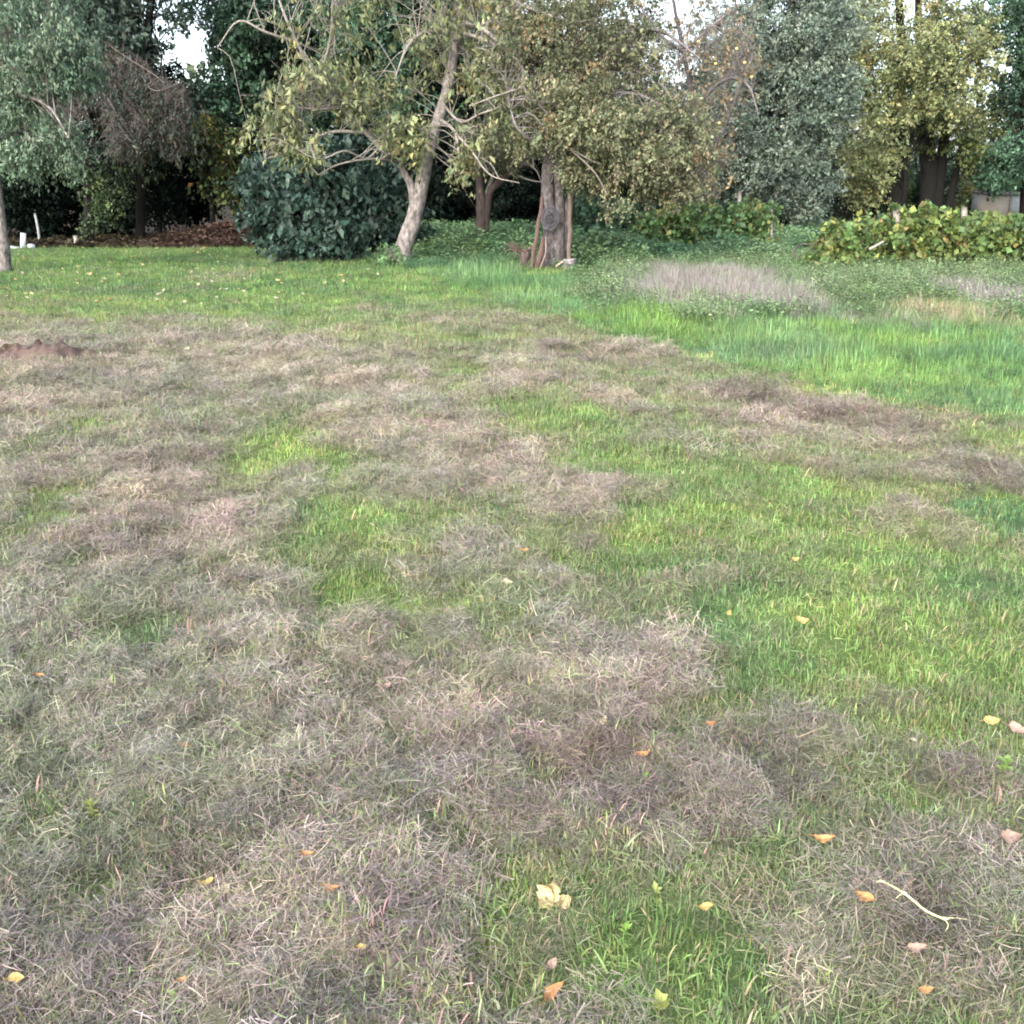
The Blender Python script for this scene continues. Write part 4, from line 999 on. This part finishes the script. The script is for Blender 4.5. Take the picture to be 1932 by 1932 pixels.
def wire_coil():
    c = P(1038, 412, 22.36)
    t = thing('wire_coil', 'round coil of dark wire hanging on the front of the thick pear trunk', 'wire coil', c)
    r = np.random.default_rng(5); w = Tubes(); rim = Tubes()
    for k in range(34):
        R = .20 * r.uniform(.1, 1.0) ** .8 if k > 3 else .20
        a0 = r.uniform(0, 6.28); pts = []
        for q in range(15):
            a = a0 + q / 14 * 6.4
            rr = R * (1 + .03 * math.sin(3 * a + k))
            pts.append([rr * math.cos(a) * .93 + r.normal(0, .004), r.normal(0, .015) - .02, rr * math.sin(a) * 1.2 - .02 * (1 - R / .2)])
        (w if k > 3 else rim).add(pts, [.0045 if k > 3 else .007] * 15, 4, 44, cap=False)
    link('windings', w.mesh('windings', WIRE), t); link('outer_loops', rim.mesh('outer_loops', WIRE), t)
    tail = Tubes(); tail.add([[-.15, -.03, -.18], [-.08, -.05, -.28], [-.1, -.06, -.36], [-.24, -.05, -.40]], [.006] * 4, 4, 16, cap=False)
    link('loose_end', tail.mesh('loose_end', WIRE), t)
wire_coil()
def bucket():
    b = P(1074, 513, 21.95); b[2] = float(height(b[:1], b[1:2])[0]) - .01
    t = thing('old_bucket', 'squat grey concrete-crusted bucket at the foot of the brown pole', 'bucket', b)
    prof = [(.09, 0), (.125, .0), (.13, .05), (.136, .16), (.14, .22), (.146, .23), (.146, .24), (.13, .24), (.12, .2), (.02, .2)]
    n = 28; V = []; F = []
    for r_, z in prof:
        for j in range(n):
            a = 2 * math.pi * j / n; V.append([r_ * math.cos(a) * (1 + .02 * math.sin(3 * a)), r_ * math.sin(a), z + .01 * math.cos(a)])
    for i in range(len(prof) - 1):
        for j in range(n): F.append([i * n + j, i * n + (j + 1) % n, (i + 1) * n + (j + 1) % n, (i + 1) * n + j])
    link('pail', mesh_np('pail', np.array(V), np.array(F), STONE, smooth=True), t)
    hb = Tubes(); hb.add([[-.146, 0, .232], [-.13, -.08, .2], [0, -.15, .13], [.13, -.08, .2], [.146, 0, .232]], [.006] * 5, 6, 20)
    link('handle', hb.mesh('handle', WIRE), t)
bucket()
pole('split_log', 'short pale split stick lying on the grass between pear trunk and bucket', 'stick', (1048, 503), (1066, 490), 22.0, 22.1, .06, .05, noise_material('fresh_wood', (.42, .33, .27), (.55, .46, .38), 12), None, 6, False)
def root_stump():
    b = P(985, 500, 22.8); b[2] = 0
    t = thing('tree_stump', 'reddish uprooted stump with thin curling roots, left of the leaning plank', 'stump', b)
    tb = Tubes(); tb.add([[.05, 0, -.05], [.06, 0, .15], [.06, 0, .3], [.05, 0, .36]], [.15, .13, .11, .07], 12, 14, .3)
    link('body', tb.mesh('body', BARK_BROWN), t)
    rb = Tubes(); r = np.random.default_rng(8)
    for k in range(16):
        a = r.uniform(0, 6.28); e = np.array([math.cos(a) * r.uniform(.2, .36), math.sin(a) * .2, r.uniform(.28, .62)])
        rb.add([[.05, 0, .3], [e[0] * .5, e[1] * .5, .38], e, e + [r.normal(0, .1), 0, r.normal(-.02, .06)]], [.035, .022, .012, .005], 6, 12, .2)
    link('roots', rb.mesh('roots', RUST), t)
root_stump()

# left edge oddments
pole('garden_pole', 'tall pale grey pole leaning in front of the dark wood at the left', 'pole', (76, 466), (66, 402), 31.8, 31.8, .09, .07, PALEW)
pole('fence_post', 'short weathered stump of a post at the left edge of the wood', 'post', (142, 466), (142, 444), 31.4, 31.4, .14, .13, WOODM)
def white_seat():
    b = P(45, 467, 30.4); b[2] = 0
    t = thing('broken_chair', 'small white upright board with a white block beside it, in the dark at the left', 'chair', b)
    V, F = boxes([((0, 0, .22), (.075, .02, .25), roty(.18))]); link('back_board', mesh_np('back_board', V, F, WHITE), t)
    V, F = boxes([((.20, .05, .07), (.10, .08, .075), rotz(.3)), ((.20, .05, .155), (.07, .06, .012), rotz(.3))]); link('seat_block', mesh_np('seat_block', V, F, WHITE), t)
    V, F = boxes([((-.3, .05, .05), (.16, .05, .035), rotz(-.1)), ((-.36, .05, .09), (.05, .05, .02), rotz(.3))]); link('arm_piece', mesh_np('arm_piece', V, F, WHITE), t)
white_seat()
def shed():
    Y = 60; b = P(1878, 395, Y); b[2] = 0
    t = thing('garden_shed', 'small whitish shed half hidden under the dark tree at the right edge', 'shed', b)
    s = S(Y)
    wallm = noise_material('faded_boards', (.30, .27, .25), (.42, .39, .36), 5, .9, .2, (.4, .4, 9))
    V, F = boxes([((-8 * s, 0, .9), (22 * s, .9, .62), np.eye(3))]); link('wall', mesh_np('wall', V, F, wallm), t)
    V, F = boxes([((19 * s, -.93, .95), (9 * s, .03, .52), np.eye(3))]); link('door', mesh_np('door', V, F, WHITE), t)
    V, F = boxes([((-2 * s, 0, 1.58), (30 * s, 1.05, .05), rotx(.06))]); link('roof', mesh_np('roof', V, F, STONE), t)
    for q in (-24, 8):
        V, F = boxes([((q * s, 0, .1), (.08, .8, .2), np.eye(3))]); link('foundation_block', mesh_np('foundation_block', V, F, STONE), t)
shed()

# apples still hanging
def apples():
    n = 12
    th = np.linspace(0, math.pi, 9)
    V = [];
    for a in th:
        for j in range(12):
            p = 2 * math.pi * j / 12; rr = math.sin(a) * (1 - .08 * math.cos(a)); V.append([rr * math.cos(p), rr * math.sin(p), math.cos(a) * .88 - .12 * math.exp(-rr * rr * 12)])
    F = []
    for i in range(8):
        for j in range(12): F.append([i * 12 + j, (i + 1) * 12 + j, (i + 1) * 12 + (j + 1) % 12, i * 12 + (j + 1) % 12])
    m = noise_material('apple_skin', (.55, .36, .10), (.62, .46, .16), 6, .45, .05)
    me = mesh_np('apple', np.array(V) * .034, np.array(F), m, smooth=True)
    spots = [(1192, 258), (1310, 325), (1405, 118), (1318, 78), (1350, 120), (1357, 232), (1262, 225), (1272, 340), (1292, 352), (1338, 358), (1418, 145), (1280, 300), (1225, 168), (1390, 92)]
    for k, (px, py) in enumerate(spots):
        o = link('apple', me, None, P(px, py, 22.0 + (0.6 if px < 1250 else 6.0) + rng.uniform(-.3, .3)))
        o.scale = (1.15,) * 3
        tag(o, 'small yellow apple hanging among grey twigs of the half bare tree', 'apple', 'apples left on the tree')
apples()

# ------------------------------------------------------------------ fallen leaves in the grass, one by one
def leaf_shape(name, L, W, colr, curl, bend, seed, pointed=1.0):
    r = np.random.default_rng(seed)
    nu, nv = 11, 5; V = []; A = []; wob = r.uniform(-.14, .14); tip = r.uniform(.6, 1.15)
    for i in range(nu):
        u = i / (nu - 1); w = W * (math.sin(math.pi * u ** tip) ** (.75 * pointed) if 0 < u < 1 else 0.02)
        for j in range(nv):
            v = -1 + 2 * j / (nv - 1)
            V.append([L * (u - .5), w * v / 2 * (1 + .13 * r.normal()) + W * wob * math.sin(u * 5 + wob * 30), curl * abs(v) ** 1.6 * W * .5 + bend * (u - .5) ** 2 * L * 1.6 + r.normal(0, .0012)])
            tone = 1 - .22 * (abs(v) < .1) + .14 * r.normal() - .35 * (r.random() < .08)
            A.append(np.array(colr) * tone)
    F = [[i * nv + j, i * nv + j + 1, (i + 1) * nv + j + 1, (i + 1) * nv + j] for i in range(nu - 1) for j in range(nv - 1)]
    st = Tubes(); st.add([[-L * .5, 0, bend * .25 * L * 1.6], [-L * .62, W * .04, bend * .3 * L + .004], [-L * .75, W * .1, bend * .3 * L + .002]], [.0013, .0011, .0009], 4, 6, cap=False)
    me = mesh_np(name, V, F, LEAF_DRY, {'col': np.array(A)}, smooth=True)
    sm = mesh_np('petiole', np.vstack(st.V), np.vstack(st.F), LEAF_DRY, {'col': np.tile(np.array(colr) * .6, (st.n, 1))})
    return me, sm
OR, YE, PK, CR = (.38, .20, .085), (.40, .29, .11), (.29, .205, .17), (.44, .38, .26)
near = [  # px, py, length px, colour, rot, label
    (1042, 1912, 62, OR, .85, 'large orange curled leaf at the bottom edge of the lawn'),
    (1036, 1862, 34, PK, .9, 'dull pink folded leaf just above the large orange leaf at the bottom'),
    (683, 1842, 22, YE, .4, 'small yellow-orange leaf in the lower straw, left of the bottom orange leaf'),
    (37, 1878, 34, YE, .1, 'yellow leaf in the bottom left corner'),
    (425, 1718, 34, CR, 1.3, 'pale cream upright leaf, right one of the close pair at the lower left'),
    (397, 1702, 28, YE, .2, 'yellow leaf, left one of the close pair at the lower left'),
    (630, 1722, 36, OR, -.2, 'orange narrow leaf on brown straw below a similar smaller one'),
    (585, 1655, 30, OR, .1, 'small orange leaf on brown straw left of centre'),
    (598, 1512, 30, PK, .9, 'pinkish leaf tilted up in grey straw at the left middle'),
    (356, 1443, 28, OR, 0, 'bright orange small leaf in the grey straw at left'),
    (728, 1325, 26, PK, .8, 'pale pink leaf beside a small green tuft'),
    (652, 1201, 22, OR, .1, 'small orange leaf at the edge of the bright green patch'),
    (455, 1245, 20, PK, 1.0, 'small rusty pink leaf on grey straw near the round green patch'),
    (1135, 1412, 30, CR, 1.4, 'cream leaf standing on the dark brown straw patch'),
    (1338, 1400, 30, OR, .5, 'rusty leaf at the right rim of the dark brown straw patch'),
    (1212, 1460, 34, OR, .3, 'curled tan-orange leaf above the single bright green blade'),
    (1372, 1180, 24, YE, 1.3, 'yellow-orange leaf in grass left of the peach coloured one'),
    (1508, 1190, 32, YE, .1, 'peach coloured leaf in green grass right of centre'),
    (958, 1125, 24, CR, .1, 'small cream leaf in the middle of the lawn'),
    (988, 1060, 24, OR, .1, 'small orange leaf in the middle of the lawn above the cream one'),
    (1498, 1076, 18, YE, .1, 'tiny yellow leaf in the grass right of centre'),
    (1867, 1383, 34, YE, -.1, 'bright yellow narrow leaf near the right edge'),
    (1915, 1404, 42, PK, -.3, 'large pink leaf at the right edge'),
    (1328, 1746, 32, YE, 0, 'dull yellow round leaf left of the pale bean stem'),
    (1630, 1738, 44, OR, -.9, 'orange narrow leaf beside the pale bean stem'),
    (1550, 1622, 44, OR, -.2, 'flat rust-coloured leaf on bare straw at lower right'),
    (1892, 1622, 50, PK, .2, 'pale pink leaf in grey grass at the lower right edge'),
    (1725, 1832, 40, PK, -.1, 'reddish leaf half sunk in the straw at lower right'),
    (1740, 1912, 34, OR, .3, 'small orange-brown leaf at the bottom right edge'),
    (350, 1882, 24, OR, .2, 'small orange leaf at the bottom left'),
    (78, 1300, 20, OR, .2, 'tiny orange leaf at the left edge by a green tuft'),
    (1720, 1420, 16, CR, .2, 'tiny white leaf in grass at right'),
    (355, 672, 14, CR, .1, 'pale leaf on the far grey straw at left'),
    (1515, 800, 10, CR, .1, 'tiny pale leaf by the brown straw strip'),
]
for k, (px, py, lp, c, a, lab) in enumerate(near):
    g = G(px, py); dist = math.hypot(g[0], g[1])
    L = lp * math.hypot(dist, CAM_H) / 1932 * .80
    me, sm = leaf_shape('fallen_leaf', L, L * (.42 if c is OR else .55), c, rng.uniform(.15, .6), rng.uniform(.1, .7), 900 + k)
    z = float(height(np.array([g[0]]), np.array([g[1]]))[0])
    h = float(fields(np.array([g[0]]), np.array([g[1]]))[0][0])
    o = link('fallen_leaf', me, None, (g[0], g[1], z + .038 + .010 * (1 - h) + .004 * (dist > 4)))
    # laid on the straw, tipped a little towards open air
    o.rotation_euler = (rng.uniform(.3, .7), rng.uniform(-.25, .25), a)
    link('petiole', sm, o)
    tag(o, lab, 'leaf', 'fallen leaves on the lawn')
# the small ones far off on the left lawn: one shape, many copies
far_me = [leaf_shape('fallen_leaf', .085, .055, c, .3, .4, 950 + i)[0] for i, c in enumerate([(.36, .31, .16), (.30, .27, .18), (.38, .26, .12), (.34, .31, .24)])]
cnt = 0
while cnt < 190:
    px = rng.uniform(0, 820); py = 462 + 120 * rng.random() ** 1.5
    if px > 560 and rng.random() < .6: continue
    g = G(px, py)
    if g[1] > lush_edge(np.array([g[0]]))[0] - .3: continue
    o = link('fallen_leaf', far_me[int(rng.integers(0, 4))], None, (g[0], g[1], float(height(np.array([g[0]]), np.array([g[1]]))[0]) + .055))
    o.rotation_euler = (rng.uniform(.2, .9), rng.uniform(-.5, .5), rng.uniform(0, 6.28)); q = rng.uniform(.6, 1.2); o.scale = (q, q, q)
    tag(o, 'tiny pale fallen leaf strewn on the far green lawn before the wood', 'leaf', 'small leaves strewn on the far lawn'); cnt += 1

# the curled cream leaf with three lobes
def cream_leaf():
    g = G(1042, 1716); z = float(height(np.array([g[0]]), np.array([g[1]]))[0])
    t = thing('curled_leaf', 'large cream-yellow curled leaf of three lobes standing in the foreground grass', 'leaf', (g[0], g[1], z))
    for k, (dx, dz, L, W, ay) in enumerate([(-.012, .050, .055, .040, 1.2), (.004, .068, .052, .036, 1.7), (.022, .036, .042, .030, .3)]):
        me, _ = leaf_shape('lobe', L, W, (.46, .37, .20), .5, .5, 970 + k, .6)
        o = link('lobe', me, t); o.location = (dx, -.004 * k, dz - .006); o.rotation_euler = (1.0, -ay, .2)
    st = Tubes(); st.add([[-.03, -.01, .012], [-.005, 0, .03], [.01, 0, .045]], [.0014] * 3, 5, 8)
    link('stalk', mesh_np('stalk', np.vstack(st.V), np.vstack(st.F), LEAF_DRY, {'col': np.tile((.5, .42, .22), (st.n, 1))}), t)
cream_leaf()
# pale bean stem
def bean_stem():
    pts = [(1648, 1708), (1660, 1706), (1700, 1729), (1740, 1762), (1775, 1778), (1786, 1776)]
    g0 = G(*pts[0]); z0 = float(height(np.array([g0[0]]), np.array([g0[1]]))[0])
    base = np.array([g0[0], g0[1], z0])
    W = [np.array([*G(*p), z0 + .035]) - base for p in pts]
    t = thing('bean_stem', 'pale yellow-green dry stem with knots lying on the straw at lower right', 'stem', base)
    sb = Tubes(); sb.add(W, [.0018, .0024, .0027, .0025, .0022, .0016], 8, 40)
    m = noise_material('pale_stem', (.40, .41, .21), (.52, .51, .31), 30, .6, .1)
    link('stalk', sb.mesh('stalk', m), t)
    for c in (W[2], W[4]):
        k = Tubes(); k.add([c + [-.005, 0, 0], c, c + [.006, 0, 0]], [.002, .0048, .002], 8, 8)
        link('knot', k.mesh('knot', m), t)
    s2 = Tubes(); s2.add([W[2], W[2] + [-.012, -.006, 0], W[2] + [-.024, -.014, -.004]], [.0016, .0013, .0009], 6, 8); s2.add([W[4], W[4] + [.0, -.02, 0], W[4] + [-.012, -.036, -.004]], [.0018, .0015, .001], 6, 8); s2.add([W[5], W[5] + [.02, .0, -.002], W[5] + [.045, .006, -.01]], [.0014, .0011, .0008], 6, 8)
    link('side_shoots', s2.mesh('side_shoots', m), t)
bean_stem()

# young weeds sprouting through the straw
def sprout(label, px, py, hpx, colr, seed, blades=6, broad=.35):
    r = np.random.default_rng(seed)
    g = G(px, py); z = float(height(np.array([g[0]]), np.array([g[1]]))[0]); H = hpx * math.hypot(g[1], CAM_H) / 1932
    n = blades * 3
    a = r.uniform(0, 6.28, n); el = r.uniform(.2, 1.2, n)
    ax = np.stack([np.cos(a) * np.cos(el), np.sin(a) * np.cos(el), np.sin(el)], 1)
    L = H * r.uniform(.25, .45, n); c = ax * L[:, None] * .5 + np.stack([np.zeros(n), np.zeros(n), r.uniform(.1, .6, n) * H], 1)
    nr = unit(np.stack([-np.cos(a) * np.sin(el), -np.sin(a) * np.sin(el), np.cos(el)], 1) + r.normal(0, .2, (n, 3)))
    me = leaf_mesh('leaves', c, nr, ax, L, L * broad, np.array(colr) * r.uniform(.8, 1.2, (n, 1)))
    t = thing('weed_sprout', label, 'weed', (g[0], g[1], z), 'weeds sprouting in the lawn'); link('leaves', me, t)
    sb = Tubes(); sb.add([[0, 0, -.005], [.002, .001, H * .4], [.004, 0, H * .8]], [.0016, .0013, .0008], 5, 8)
    link('stem', mesh_np('stem', np.vstack(sb.V), np.vstack(sb.F), LEAF, {'col': np.tile(np.array(colr) * .8, (sb.n, 1))}), t)
sprout('yellow-green sprout with narrow leaves in the straw at left', 178, 1560, 55, (.26, .30, .08), 1, 5, .3)
sprout('single bright green broad blade below the tan-orange leaf', 1216, 1500, 34, (.20, .45, .05), 2, 3, .22)
sprout('bright green rosette of rounded leaves near the right edge', 1890, 1490, 50, (.22, .34, .10), 3, 6, .55)
sprout('light green rounded weed at the right edge below the rosette', 1905, 1570, 34, (.26, .36, .12), 4, 4, .7)
sprout('yellow-green clover at the bottom, right of the orange leaf', 1242, 1918, 60, (.28, .32, .10), 5, 4, .8)
sprout('tiny lime green leaf pair in dark straw near the centre', 800, 1400, 26, (.22, .40, .08), 6, 2, .6)
sprout('short light green weed at the left bottom', 330, 1910, 40, (.22, .32, .09), 7, 5, .35)
sprout('fresh green weed in the lower middle patch', 1180, 1770, 44, (.20, .34, .07), 8, 5, .3)
sprout('yellowish clover in the lower middle, right of the cream curled leaf', 1236, 1700, 40, (.26, .31, .10), 9, 4, .6)
sprout('narrow green shoots near the lower left pair of leaves', 405, 1730, 50, (.24, .32, .08), 10, 4, .16)
